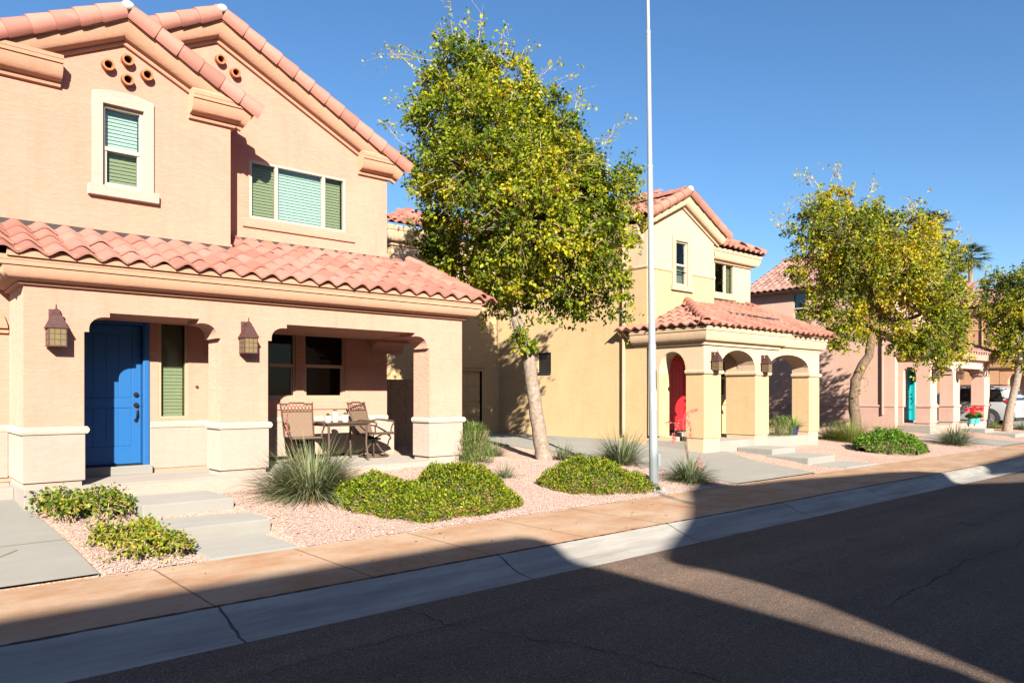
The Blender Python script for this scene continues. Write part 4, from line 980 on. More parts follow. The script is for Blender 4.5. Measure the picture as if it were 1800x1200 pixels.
# ================================================================== PATIO SET
def patio_chair(label, loc, rz):
    t = thing('patio_chair', label, 'chair', loc, 'swivel sling chairs on the peach porch'); t.rotation_euler = (0, 0, rz)
    w = .24
    # seat faces local -Y
    b = MB(); b.poly([(-w, -.25, .43), (w, -.25, .43), (w, -.05, .41), (-w, -.05, .41)]); b.poly([(-w, -.05, .41), (w, -.05, .41), (w, .2, .40), (-w, .2, .40)]); 
    o = b.build('seat', 'sling', t); so = o.modifiers.new('s', 'SOLIDIFY'); so.thickness = .02
    b = MB(); b.poly([(-w+.015, .2, .42), (w-.015, .2, .42), (w-.005, .33, .82), (-w+.005, .33, .82)]); o = b.build('backrest', 'sling', t); so = o.modifiers.new('s', 'SOLIDIFY'); so.thickness = .012
    b = MB()
    for s in (-1, 1):
        b.tube([(s*w, -.28, .40), (s*w, -.25, .43), (s*w, .1, .405), (s*w, .2, .42), (s*(w+.005), .28, .66), (s*(w+.02), .375, .955), (s*(w+.03), .385, .965)], .014, 8)
    b.tube([(-w, -.27, .41), (w, -.27, .41)], .012, 8); b.tube([(-w, .33, .825), (w, .33, .825)], .012, 8); b.tube([(-w, .2, .41), (w, .2, .41)], .012, 8)
    for k in range(8):
        x0 = -w+.01+k*(2*w-.02)/8; x1 = x0+(2*w-.02)/8
        b.tube([(x0, .337, .835), (x1, .365, .93)], .006, 5); b.tube([(x1, .337, .835), (x0, .365, .93)], .006, 5)
    b.tube([(-w-.02, .373, .945), (-w*.55, .376, .945), (-w*.5, .38, .962), (w*.5, .38, .962), (w*.55, .376, .945), (w+.02, .373, .945)], .015, 8)
    b.build('frame', 'chair', t, smooth=True)
    for s in (-1, 1):
        b = MB(); b.tube([(s*w, .24, .62), (s*(w+.03), .1, .655), (s*(w+.045), -.1, .64), (s*(w+.045), -.22, .625), (s*(w+.04), -.25, .60), (s*(w+.03), -.21, .54), (s*(w+.01), -.2, .46), (s*w, -.22, .425)], [.012, .014, .018, .020, .016, .013, .013, .013], 8); b.build('armrest', 'chair', t, smooth=True)
    b = MB(); b.tube([(-.19, -.05, .385), (0, -.02, .33), (.19, -.05, .385)], .014, 8); b.tube([(-.19, .12, .385), (0, .02, .33), (.19, .12, .385)], .014, 8); b.box(-.09, .09, -.09, .09, .30, .335); b.lathe([(.045, .22), (.05, .24), (.03, .26), (.03, .31)], (0, 0, 0), 14); b.build('swivel', 'black', t, smooth=True)
    b = MB()
    for k in range(4):
        a = k*math.pi/2+.6; c, s = math.cos(a), math.sin(a); b.tube([(0, 0, .24), (.06*c, .06*s, .22), (.13*c, .13*s, .12), (.20*c, .20*s, .05), (.27*c, .27*s, .02)], [.022, .018, .015, .015, .014], 8)
    b.tube([(.255*math.cos(2*math.pi*k/28), .255*math.sin(2*math.pi*k/28), .017) for k in range(29)], .015, 8, cap=False); b.build('base', 'chair', t, smooth=True)
    return t
zf = .645
patio_chair('brown sling patio chair left of table, facing the street', (5.33, 11.25, zf), R(-10))
patio_chair('brown sling patio chair right of table, turned towards the wall opening', (6.84, 11.60, zf), R(26))
def table():
    c = Vector((6.02, 11.30, zf)); t = thing('patio_table', 'small square brown metal patio table holding three white pots', 'table', c)
    b = MB(); b.box(-.40, .40, -.33, .33, .62, .645); b.box(-.37, .37, -.30, .30, .585, .62); b.build('table_top', 'chair', t, bevel=.008)
    for sx in (-1, 1):
        for sy in (-1, 1): b = MB(); b.tube([(sx*.35, sy*.28, .60), (sx*.34, sy*.27, .3), (sx*.37, sy*.30, 0)], [.022, .018, .018], 8); b.build('leg', 'chair', t, smooth=True)
table()
def potted(name, label, loc, r, h, m, group, pl):
    t = thing(name, label, 'potted plant', loc, group)
    b = MB(); b.lathe([(r*.72, 0), (r*.8, h*.3), (r*.95, h*.8), (r, h*.85), (r*1.04, h), (r*.88, h), (r*.85, h*.9), (0, h*.9)], (0, 0, 0), 18); b.build('pot', m, t, smooth=True)
    n, Lr, pal, w = pl
    ph = RNG.uniform(0, 6.28, n); el = RNG.uniform(.15, 1.4, n); D = np.stack([np.cos(ph)*np.cos(el), np.sin(ph)*np.cos(el), np.sin(el)], 1)
    P = D*np.array([r*.5, r*.5, r*.3])*RNG.uniform(.2, 1, (n, 1))+np.array([0, 0, h*.92])
    leafmesh('foliage', P, D, np.array([[0, 0, 1.]])+RNG.normal(0, .3, (n, 3)), RNG.uniform(.6, 1.2, n)*Lr, np.full(n, Lr*w), pickcol(n, pal, [1]*len(pal)), 'leaf2', t, (0, 0, 0))
    return t
sp = (70, .038, [(.10, .16, .05), (.16, .20, .07), (.05, .09, .03)], .42); GP = 'white pots on the patio table'
zt = zf+.645
potted('succulent_pot', 'short white succulent pot at left end of patio table', (5.76, 11.22, zt), .06, .115, 'pot', GP, sp)
potted('succulent_pot', 'tallest white succulent pot, in the middle of patio table', (5.95, 11.33, zt), .06, .18, 'pot', GP, sp)
potted('succulent_pot', 'short white succulent pot at right end of patio table', (6.09, 11.25, zt), .063, .125, 'pot', GP, sp)
potted('agave_pot', 'dark blue pot with spiky green plant on yellow porch', tuple(at(1394, 764, Y=10.55)), .16, .22, 'bluepot', None, (90, .34, [(.10, .22, .03), (.16, .26, .04)], .10))
def geranium(label, loc, m, r, h):
    t = potted('geranium_pot', label, loc, r, h, m, 'flower pots on the pink porch', (420, .20, [(.06, .14, .02), (.10, .20, .03), (.16, .24, .05)], .8))
    f = MB()
    n = 220; cs = [Vector((random.uniform(-1, 1)*r*2.6, random.uniform(-1, .6)*r*1.6, h+random.uniform(.16, .42))) for _ in range(6)]
    P = np.array([list(cs[i % 5]) for i in range(n)])+RNG.normal(0, .035, (n, 3)); D = RNG.normal(0, 1, (n, 3))
    leafmesh('blossom', P, D, RNG.normal(0, 1, (n, 3)), np.full(n, .055), np.full(n, .05), pickcol(n, [(.70, .015, .03), (.78, .03, .06)], [1, 1]), 'petal', t, (0, 0, 0))
    return t
gz0 = .645
geranium('left teal pot of red geraniums at the pink porch edge', (32.35, 10.05, .60), 'tealpot', .13, .24)
geranium('right teal pot of red geraniums at the pink porch edge', (33.05, 10.10, .60), 'tealpot', .13, .24)

# ================================================================== VEGETATION
def twigs_to_mesh(name, segs, m, parent, off, n=3):
    b = MB(off)
    for pts, r in segs: b.tube(pts, r, n, cap=False)
    return b.build(name, m, parent, smooth=True)
def tree(name, label, base, T, trunk, limbs, clumps, ntwig, nleaf, pal, w, leafsize, bark, seed, group, wisps=()):
    """trunk/limbs/clumps are given in photo pixels at forward distance T (+ depth offset dz metres), turned into 3-D points"""
    global RNG
    RNG = np.random.default_rng(seed); random.seed(seed)
    root = thing(name, label, 'tree', base, group); off = base
    fw = Vector((CS, SN, 0))
    def P(u, v, d=0): return at(u, v, T=T)+fw*d*(1.0)
    ppm = FPX/T
    b = MB(off); pts = [P(*q[:2], q[3] if len(q) > 3 else 0) for q in trunk]; pts[0].z = base[2]-.1
    dense = []; rad = []
    for i in range(len(pts)-1):
        for k in range(4):
            t = k/4; dense.append(pts[i].lerp(pts[i+1], t)+Vector((random.gauss(0, .006), random.gauss(0, .006), 0))); rad.append((trunk[i][2]*(1-t)+trunk[i+1][2]*t)/ppm*random.uniform(.96, 1.05))
    dense.append(pts[-1]); rad.append(trunk[-1][2]/ppm)
    b.tube(dense, rad, 14)
    tr = b.build('trunk', bark, root, smooth=True, angle=80)
    cl = [(P(u, v, d), r/ppm) for u, v, r, d in clumps]
    segs = []
    for l in limbs:
        p = [P(*q[:2], q[3] if len(q) > 3 else 0) for q in l]; segs.append((p, [q[2]/ppm for q in l]))
    ends = [s[0][-1] for s in segs]+[pts[-1]]
    for c, r in cl:                                             # a bough to every clump
        e = min(ends, key=lambda q: (q-c).length); mid = e.lerp(c, .5)+Vector((random.gauss(0, .12), random.gauss(0, .12), random.uniform(0, .2)))
        segs.append(([e, e.lerp(mid, .5), mid, c], [.035, .028, .02, .01]))
    bb = MB(off)
    for p, r in segs: bb.tube(p, r, 7)
    bb.build('limb', bark, root, smooth=True, angle=80)
    wt = np.array([r**2.2 for c, r in cl]); wt = wt/wt.sum(); tw = []; LP = []; LD = []; LT_ = []; LN = []; f0 = RNG.uniform(0, 6.28, 6)
    for i in range(ntwig):
        c, r = cl[RNG.choice(len(cl), p=wt)]
        d = RNG.normal(0, 1, 3); d[2] = d[2]*.9+.1; d = d/np.linalg.norm(d); rr = r*RNG.uniform(.35, 1.0)**.55*(1.18 if RNG.random() > .93 else 1)
        e = np.array(c)+d*rr; s = np.array(c)+d*rr*.35+RNG.normal(0, .08, 3); mid = (s+e)/2+RNG.normal(0, .06, 3)+np.array([0, 0, .05])
        e[2] -= .1*RNG.random()
        q = e-np.array(base)
        if np.sin(4.1*q[0]+f0[0])+np.sin(4.6*q[1]+f0[1])+np.sin(5.2*q[2]+1.3*q[0]+f0[2]) < -1.25 and RNG.random() < .8: continue
        tn = .5+.105*(np.sin(2.3*q[0]+f0[3])+np.sin(2.6*q[1]+1.1*q[2]+f0[4])+np.sin(3.1*q[2]-q[0]+f0[5]))+RNG.normal(0, .15)
        if RNG.random() < .4: tw.append(([Vector(s), Vector(mid), Vector(e)], [.007, .005, .003]))
        nb = max(1, RNG.poisson(nleaf/5)); t = RNG.uniform(.3, 1.05, nb)[:, None]
        pos = np.where(t < .5, s+(mid-s)*t*2, mid+(e-mid)*(t-.5)*2)+RNG.normal(0, .06, (nb, 3))
        k5 = 5; nl = nb*k5; pos = np.repeat(pos, k5, 0)+RNG.normal(0, .032, (nl, 3)); LN.append(np.repeat(RNG.normal(0, .6, (nb, 3)), k5, 0))
        LP.append(pos); LT_.append(tn+np.repeat(RNG.normal(0, .15, nb), k5)+RNG.normal(0, .05, nl)); LD.append((e-s)/np.linalg.norm(e-s)*.5+RNG.normal(0, .6, (nl, 3))+np.array([0, 0, -.35]))
    for (u0, v0, u1, v1, d, nl) in wisps:                        # long bare shoots with few leaves
        a, e = np.array(P(u0, v0, d)), np.array(P(u1, v1, d+random.uniform(-.4, .4))); mid = (a+e)/2+RNG.normal(0, .08, 3)+np.array([0, 0, .06])
        side_ = RNG.normal(0, .09, 3); m2 = a*.35+e*.65+side_; m1 = a*.7+e*.3-side_*.6+np.array([0, 0, .05])
        tw.append(([Vector(a), Vector(m1), Vector(mid), Vector(m2), Vector(e)], [.006, .005, .004, .003, .0015]))
        for _ in range(3):
            b0 = a+(e-a)*RNG.uniform(.3, .8); tw.append(([Vector(b0), Vector(b0+(e-a)*.12+RNG.normal(0, .05, 3)), Vector(b0+(e-a)*.22+RNG.normal(0, .12, 3))], [.003, .002, .001])); LP.append(np.array([tw[-1][0][2]]*3)+RNG.normal(0, .04, (3, 3))); LD.append(RNG.normal(0, 1, (3, 3))); LT_.append(RNG.uniform(.55, .95, 3))
        nl += 6; LT_.append(RNG.uniform(.4, .98, nl))
        t = RNG.uniform(.15, 1.02, nl)[:, None]; pos = np.where(t < .5, a+(mid-a)*t*2, mid+(e-mid)*(t-.5)*2)+RNG.normal(0, .05, (nl, 3)); LP.append(pos); LD.append(RNG.normal(0, 1, (nl, 3)))
    tb = MB(off)
    for p_, r_ in tw: tb.tube(p_, r_, 3, cap=False)
    o_ = tb.build('twigs', 'twig', root, smooth=True); o_['kind'] = 'stuff'
    P_ = np.concatenate(LP); D_ = np.concatenate(LD); n = len(P_)
    LN.append(RNG.normal(0, .6, (n-sum(len(q) for q in LN), 3)))
    Nn = np.concatenate(LN)+RNG.normal(0, .35, (n, 3))+np.array([-.25, -.5, .7]); S = leafsize*RNG.uniform(.65, 1.25, n)
    cw = np.cumsum(w)/sum(w); tone = np.clip(np.concatenate(LT_), 0, .999)
    tone = np.clip((np.argsort(np.argsort(tone))+.5)/n, 0, .9999)*.85+.15*RNG.random(n)
    C = np.array(pal)[np.searchsorted(cw, np.clip(tone, 0, .9999))]*(1+RNG.normal(0, .16, (n, 1)))
    leafmesh('crown', P_, D_, Nn, S, S*.68, np.clip(C, .004, .9), 'leaf', root, off)
    return root
PAL1 = [(.050, .088, .009), (.130, .178, .012), (.255, .285, .015), (.41, .38, .02), (.48, .38, .022), (.36, .15, .04)]
t1 = 14.75; p = gpt(960, 812); b1 = at(958, 812, T=t1); b1.z = gz(b1.x, b1.y)
wis = [(770, 110, 655, 102, 0, 20), (760, 120, 690, 60, .2, 16), (800, 80, 790, 5, 0, 18), (815, 90, 822, -2, .2, 16), (840, 95, 850, 8, -.2, 14), (790, 90, 762, 35, .1, 14), (860, 110, 905, 60, 0, 10), (930, 150, 985, 90, .1, 12), (960, 170, 1012, 125, 0, 8),
       (1060, 260, 1100, 215, 0, 10), (740, 170, 668, 160, .2, 10), (720, 260, 672, 222, 0, 9), (905, 130, 940, 75, .2, 12), (1010, 200, 1020, 150, 0, 6), (880, 110, 890, 40, 0, 8), (1075, 480, 1120, 560, -.2, 10), (1095, 540, 1100, 585, 0, 5), (780, 130, 770, 20, .3, 10), (730, 130, 680, 95, -.2, 9), (1040, 250, 1090, 235, .2, 9), (995, 170, 1030, 190, -.3, 10)]
tree('street_tree', 'largest leafy tree, leaning pale trunk between peach and yellow houses', tuple(b1), t1,
     [(958, 818, 17), (953, 790, 13.5), (945, 740, 12.2), (936, 680, 11.5), (930, 630, 11.2), (916, 590, 11), (900, 545, 10.5), (893, 515, 10)],
     [[(893, 520, 9), (905, 470, 7.5), (930, 410, 5.5), (960, 340, 4)], [(893, 520, 8), (880, 470, 6.5, .2), (850, 400, 5, .3), (820, 300, 4, .4), (805, 200, 3, .3)], [(900, 500, 6), (960, 460, 5, -.5), (1020, 430, 4, -.8)], [(905, 470, 6), (900, 380, 5, -.5), (890, 280, 4, -.6)], [(893, 520, 6), (840, 470, 5, .8), (790, 420, 3.5, 1.2)]],
     [(800, 130, 62, 0), (795, 85, 40, .1), (845, 110, 45, 0), (755, 140, 40, .3), (905, 145, 48, -.2), (960, 190, 45, .1), (770, 210, 75, .2), (850, 165, 70, .4), (860, 240, 95, -.5), (770, 300, 72, .6), (830, 330, 100, -.8), (930, 250, 85, .3), (960, 320, 100, -.7), (1020, 310, 75, .3), (1065, 350, 62, -.3), (1050, 420, 72, -.6), (930, 410, 105, -1.1), (1000, 460, 85, -.6), (820, 430, 85, .5), (770, 390, 62, .9), (800, 480, 55, .9), (890, 470, 80, .6), (880, 500, 55, -.6), (960, 510, 60, .3), (1060, 500, 55, -.2), (1085, 540, 30, -.3), (1020, 530, 45, .2), (850, 520, 45, .7), (740, 250, 42, .5), (760, 430, 42, 1.2), (1100, 300, 32, .2), (1110, 400, 32, -.2), (985, 230, 50, .2), (905, 190, 60, .2), (910, 340, 110, 1.0), (1000, 390, 95, 1.0), (820, 240, 80, 1.0), (905, 595, 22, -.2), (925, 605, 20, -.25)],
     5000, 21, PAL1, [.24, .30, .25, .12, .05, .04], .082, 'bark', 3, 'street trees in the gravel yards', wis)
PAL2 = [(.06, .098, .012), (.16, .195, .014), (.30, .305, .018), (.44, .37, .022), (.48, .34, .025), (.38, .19, .07)]
t2 = 22.9; b2 = at(1504, 772, T=t2); b2.z = gz(b2.x, b2.y)
wis2 = [(1420, 340, 1372, 385, 0, 14), (1430, 330, 1400, 300, 0, 14), (1460, 320, 1488, 283, 0, 10), (1440, 330, 1425, 300, 0, 10), (1590, 370, 1625, 350, 0, 8), (1640, 390, 1675, 372, 0, 8), (1405, 400, 1352, 400, 0, 6), (1400, 420, 1360, 370, 0, 6), (1530, 340, 1545, 310, 0, 8), (1510, 640, 1520, 690, -.2, 7), (1660, 420, 1695, 400, 0, 5), (1480, 320, 1465, 285, 0, 9), (1610, 370, 1600, 345, 0, 6)]
tree('street_tree', 'yellowing leafy tree with crooked trunk in front of the pink house', tuple(b2), t2,
     [(1504, 776, 12), (1504, 740, 9.5), (1500, 700, 8.6), (1504, 668, 8.2), (1512, 650, 8), (1527, 625, 7.5), (1531, 600, 7.2), (1530, 570, 6.5)],
     [[(1530, 570, 6), (1500, 520, 4.5), (1460, 450, 3.5), (1430, 380, 2.5)], [(1530, 570, 6), (1570, 510, 4.5), (1610, 450, 3.5)], [(1530, 570, 5), (1535, 480, 4), (1520, 400, 3)], [(1530, 575, 4), (1600, 560, 3.5), (1650, 540, 3)]],
     [(1440, 375, 42, 0), (1480, 350, 42, .4), (1420, 430, 42, -.2), (1470, 420, 62, -.8), (1530, 400, 60, .2), (1580, 420, 60, -.6), (1630, 425, 48, .3), (1655, 460, 44, -.2), (1500, 480, 68, -.6), (1440, 480, 48, .3), (1560, 490, 72, -1.0), (1620, 510, 62, -.6), (1670, 520, 40, 0), (1480, 550, 52, -.3), (1440, 545, 34, .2), (1540, 560, 50, .5), (1600, 570, 56, -.5), (1655, 580, 46, .1), (1690, 570, 28, .2), (1470, 600, 30, -.2), (1500, 600, 24, -.4), (1620, 620, 38, -.3), (1670, 620, 34, .2), (1575, 605, 32, -.4), (1520, 440, 70, 1.0), (1600, 470, 70, 1.0), (1395, 400, 22, 0), (1400, 470, 24, 0), (1690, 620, 22, 0), (1640, 650, 18, -.1)],
     3900, 19, PAL2, [.18, .29, .27, .15, .06, .05], .09, 'bark_shaded', 5, 'street trees in the gravel yards', wis2)
t3 = 29.6; b3 = at(1767, 752, T=t3); b3.z = gz(b3.x, b3.y)
tree('street_tree', 'farthest leafy tree, pale trunk beside the silver car at right edge', tuple(b3), t3,
     [(1770, 756, 9), (1772, 735, 7), (1778, 705, 6.2), (1786, 675, 6), (1792, 645, 5.5), (1796, 615, 5)],
     [[(1796, 615, 4.5), (1780, 570, 3.5), (1760, 530, 2.5)], [(1796, 615, 4.5), (1815, 570, 3.5), (1830, 520, 2.5)]],
     [(1750, 500, 30, 0), (1785, 500, 38, -.4), (1740, 540, 30, .2), (1780, 550, 46, -.4), (1820, 530, 45, 0), (1830, 580, 42, 0), (1750, 590, 30, .1), (1785, 605, 34, -.3), (1830, 630, 36, 0), (1760, 625, 20, 0), (1865, 560, 40, .2), (1800, 640, 20, 0), (1800, 560, 45, 1.0)],
     1700, 17, PAL2, [.3, .3, .2, .1, .05, .05], .10, 'bark', 9, 'street trees in the gravel yards', [(1740, 490, 1745, 465, 0, 6), (1790, 480, 1793, 462, 0, 6), (1720, 520, 1700, 510, 0, 5)])

def palm(label, u, v, T, r):
    c = at(u, v, T=T); root = thing('fan_palm', label, 'palm', (c.x, c.y, 0), 'fan palms behind the houses'); off = root.location.copy()
    b = MB(off); b.tube([(c.x, c.y, -.1), (c.x+.1, c.y, c.z*.5), (c.x, c.y, c.z)], [.28, .22, .2], 10); b.build('trunk', 'palmtrunk', root, smooth=True)
    P = []; D = []; Ln = []
    for k in range(46):
        ph = random.uniform(0, 6.28); el = random.uniform(-.9, 1.35); d = np.array([math.cos(ph)*math.cos(el), math.sin(ph)*math.cos(el), math.sin(el)])
        tip = np.array(c)+d*r*.55; side_ = np.cross(d, [0, 0, 1]); side_ = side_/np.linalg.norm(side_); upv = np.cross(side_, d)
        for q in range(16):
            a = (q-7.5)/7.5*1.25; dd = d*math.cos(a)+side_*math.sin(a)+upv*.08; P.append(tip); D.append(dd); Ln.append(r*random.uniform(.42, .58)*(1-.2*abs(a)))
        for q in range(2): P.append(np.array(c)); D.append(d); Ln.append(r*.6)
    n = len(P); P = np.array(P); D = np.array(D); Ln = np.array(Ln)
    blademesh('crown', P, D, Ln, np.full(n, r*.055), np.full(n, .5), pickcol(n, [(.045, .075, .02), (.09, .12, .03), (.15, .15, .04)], [2, 2, 1]), 'blade', root, off, 3)
palm('fan palm showing above the roofs right of the yellowing tree', 1706, 452, 70, 1.75)
palm('fan palm mostly hidden behind the top of the yellowing tree', 1640, 400, 78, 2.1)

HB = [(.085, .125, .06), (.13, .17, .085), (.185, .21, .11), (.22, .19, .10), (.05, .075, .035)]
def hesper(label, c, h, spread, n, flowers=(), pal=HB, w=(2, 3, 2, 1, 1.5), name='red_yucca', cat='yucca', droop=.5, bw=.011, group='spiky red yucca clumps in the gravel', ep=.62):
    c = Vector(c); root = thing(name, label, cat, c, group); off = c
    ph = RNG.uniform(0, 6.28, n); el = np.arcsin(np.clip(RNG.uniform(.06, 1.0, n)**ep, 0, .999)); 
    D = np.stack([np.cos(ph)*np.cos(el), np.sin(ph)*np.cos(el), np.sin(el)], 1)
    rr = RNG.uniform(0, spread*.28, n); P = np.stack([np.cos(ph)*rr, np.sin(ph)*rr, np.full(n, -.02)], 1)+np.array(c)
    Ln = h*RNG.uniform(.62, 1.15, n)*(.72+.34*np.sin(el))
    blademesh('blade_clump', P, D, Ln, bw*RNG.uniform(.6, 1.3, n), droop*RNG.uniform(.1, 1.2, n)*np.cos(el)**.3, pickcol(n, pal, w, .2), 'blade', root, off, 5)
    m = int(n*.12); ph = RNG.uniform(0, 6.28, m); D = np.stack([np.cos(ph), np.sin(ph), RNG.uniform(.02, .25, m)], 1); P = np.tile(np.array(c), (m, 1))
    blademesh('dry_blades', P, D, h*RNG.uniform(.4, .85, m), np.full(m, bw*.8), np.full(m, .35), pickcol(m, [(.30, .20, .11), (.20, .12, .07)], [1, 1]), 'blade', root, off, 4)
    for path, nf in flowers:
        b = MB(off); pts = [c+Vector(q) for q in path]; b.tube(pts, [.0045]*(len(pts)-1)+[.002], 6); st = b.build('flower_stalk', 'brownstem', root, smooth=True)
        seg = np.array([list(q) for q in pts]); k = RNG.integers(len(pts)//2, len(pts)-1, nf); t = RNG.random((nf, 1)); P = seg[k]*(1-t)+seg[k+1]*t+RNG.normal(0, .012, (nf, 3)); D = RNG.normal(0, 1, (nf, 3))+np.array([0, 0, -.2])
        leafmesh('blossom', P, D, RNG.normal(0, 1, (nf, 3)), RNG.uniform(.03, .055, nf), np.full(nf, .018), pickcol(nf, [(.72, .14, .16), (.75, .22, .22), (.6, .10, .12)], [1, 1, 1]), 'petal', st, off if False else tuple(off))
    return root
g = gpt(548, 868)
hesper('largest spiky grey-green yucca clump, beside the peach porch pillar', g, .86, .95, 2300, [([(-.0, 0, .2), (-.22, .05, .6), (-.30, .1, .86), (-.31, .1, 1.02), (-.30, .1, 1.12)], 26)], droop=.5, bw=.0150, ep=.95, pal=[(.11, .145, .065), (.17, .20, .095), (.23, .24, .125), (.25, .215, .12), (.06, .085, .04)])
hesper('tall upright yucca clump left of the light pole', gpt(1092, 815), .82, .6, 620, droop=.35, bw=.016)
g = gpt(1212, 846)
rr_ = Vector((SN, -CS, 0))
def fl(pts): return [tuple(rr_*a+Vector((0, 0, z))) for a, z in pts]
hesper('yucca clump with arching red flower stalks right of the light pole', g, .54, .65, 820, [(fl([(0, .2), (-.08, .7), (-.12, 1.0), (-.10, 1.14), (-.02, 1.23), (.08, 1.27), (.16, 1.28)]), 60), (fl([(0, .2), (-.06, .7), (-.10, .95), (-.13, 1.1), (-.19, 1.1), (-.24, 1.0), (-.28, .82), (-.29, .68)]), 80), (fl([(0, .2), (-.04, .7), (-.08, 1.0), (-.04, 1.1), (.01, 1.0), (.03, .85), (.02, .76)]), 60), (fl([(0, .2), (-.1, .7), (-.2, 1.0), (-.32, 1.06), (-.46, 1.04)]), 30), (fl([(.0, .1), (.1, .3), (.16, .40), (.2, .34), (.22, .2)]), 46)], droop=.6, bw=.015)
hesper('small sparse yucca tuft between the two green mounds', gpt(888, 838), .30, .25, 130, droop=.45)
hesper('dark small yucca clump beside feathery bush by the driveway', gpt(868, 800), .46, .5, 260, droop=.45)
hesper('small yucca clump at the foot of the largest tree', gpt(990, 808), .45, .45, 260, droop=.45)
hesper('wide low blue-green yucca clump by the path to the pink house', gpt(1678, 781), .86, .9, 750, droop=.55, pal=[(.085, .125, .075), (.13, .17, .10), (.17, .20, .12), (.05, .075, .04)], w=(2, 2, 1, 1), bw=.016)
GR = [(.14, .19, .035), (.20, .24, .05), (.27, .27, .08), (.10, .14, .03)]
GG = 'feathery ornamental grasses in front of the pink house'
hesper('tall yellow-green ornamental grass at the crooked tree trunk', gpt(1495, 776), .78, 1.0, 1500, pal=GR, w=(2, 3, 2, 1), name='ornamental_grass', cat='grass clump', droop=.35, bw=.007, group=GG)
hesper('rounded green-brown ornamental grass behind the far mound', gpt(1562, 780), .72, 1.3, 1800, pal=[(.10, .14, .035), (.16, .19, .05), (.20, .17, .07), (.07, .09, .025)], w=(2, 3, 1, 1), name='ornamental_grass', cat='grass clump', droop=.55, bw=.007, group=GG)
hesper('dark green shrubby grass beside the last yellow porch pillar', gpt(1462, 772), .62, .8, 1000, pal=[(.07, .10, .025), (.13, .16, .04), (.15, .12, .05)], w=(2, 2, 1), name='ornamental_grass', cat='grass clump', droop=.5, bw=.008, group=GG)
hesper('green grass clump under the farthest tree', gpt(1748, 752), .36, .9, 420, pal=GR, w=(1, 2, 1, 2), name='ornamental_grass', cat='grass clump', droop=.5, bw=.012, group=GG)
hesper('dark yucca clump at the right frame edge', gpt(1797, 755), .50, .7, 380, droop=.5)

def mound(label, lobes, n, pal, w, ls, name='groundcover_mound', rim=None):
    """lobes: (x, y, rx, ry, h); leaves all over a low hummocked surface"""
    cx, cy = lobes[0][0], lobes[0][1]; base = Vector((cx, cy, gz(cx, cy))); root = thing(name, label, 'shrub', base, 'low green ground-cover shrubs in the gravel'); off = base
    def H(x, y):
        th = np.arctan2(y-cy, x-cx); g = 1+.07*np.sin(5*th+cx)+.06*np.sin(9*th+2*cy)+.05*np.sin(17*th)
        return np.max([hh*np.sqrt(np.clip(1-(((x-a)/rx)**2+((y-c)/ry)**2)*g*g, 0, 1)) for a, c, rx, ry, hh in lobes], 0)
    x0, x1 = min(l[0]-l[2] for l in lobes), max(l[0]+l[2] for l in lobes); y0, y1 = min(l[1]-l[3] for l in lobes), max(l[1]+l[3] for l in lobes)
    m = n*7; x, y = RNG.uniform(x0, x1, m), RNG.uniform(y0, y1, m); h = H(x, y)
    lump = .045*np.sin(x*9+y*4)+.035*np.sin(y*13-x*6)+.03*np.sin(x*19+1)*np.sin(y*17)
    k = h > .02; x, y, h, lump = x[k], y[k], h[k], lump[k]
    # denser on steep flanks
    e = .02; gx = (H(x+e, y)-H(x-e, y))/(2*e); gy = (H(x, y+e)-H(x, y-e))/(2*e); sl = np.sqrt(1+np.clip(gx**2+gy**2, 0, 9)); k = RNG.random(len(x))*3.2 < sl; x, y, h, lump, gx, gy = x[k], y[k], h[k], lump[k], gx[k], gy[k]
    x, y, h, lump, gx, gy = (q[:n] for q in (x, y, h, lump, gx, gy)); nn = len(x)
    z = gzn(x, y)+h*(1+lump*2)-RNG.random(nn)**1.6*.17*np.clip(h*4, .1, 1)
    z = np.maximum(z, gzn(x, y)+.01)
    nrm = unit(np.stack([-np.clip(gx, -2, 2), -np.clip(gy, -2, 2), np.ones(nn)], 1)); D = nrm*.7+RNG.normal(0, .7, (nn, 3)); Nn = nrm+RNG.normal(0, .7, (nn, 3))
    P = np.stack([x, y, z], 1)
    C = pickcol(nn, pal, w, .2)
    if rim:
        f = np.clip(1-h/ .22, 0, 1)*(np.sin(x*5+y*3)*.5+.6); k = RNG.random(nn) < f*.35; C[k] = pickcol(int(k.sum()), rim, [1]*len(rim), .2)
    leafmesh('foliage', P, D, Nn, ls*RNG.uniform(.7, 1.3, nn), ls*.5*RNG.uniform(.7, 1.2, nn), C, 'leaf2', root, off)
    b = MB(off); G = 26; ids = {}
    for i in range(G+1):
        for j in range(G+1):
            xx, yy = x0+(x1-x0)*i/G, y0+(y1-y0)*j/G; hh = float(H(np.array([xx]), np.array([yy]))[0]); ids[i, j] = b.add([(xx, yy, gz(xx, yy)+(hh*.74-.03 if hh > .05 else -.06))])[0]
    for i in range(G):
        for j in range(G): b.f.append([ids[i, j], ids[i+1, j], ids[i+1, j+1], ids[i, j+1]])
    b.build('stems', 'brownstem', root, smooth=True)  # solid dark filler under the leaves, standing in for shaded stems
    return root
MG = [(.075, .130, .005), (.135, .190, .006), (.21, .24, .008), (.034, .072, .006), (.27, .225, .018), (.16, .085, .03)]; RM = [(.27, .12, .05), (.20, .13, .03), (.30, .22, .03)]
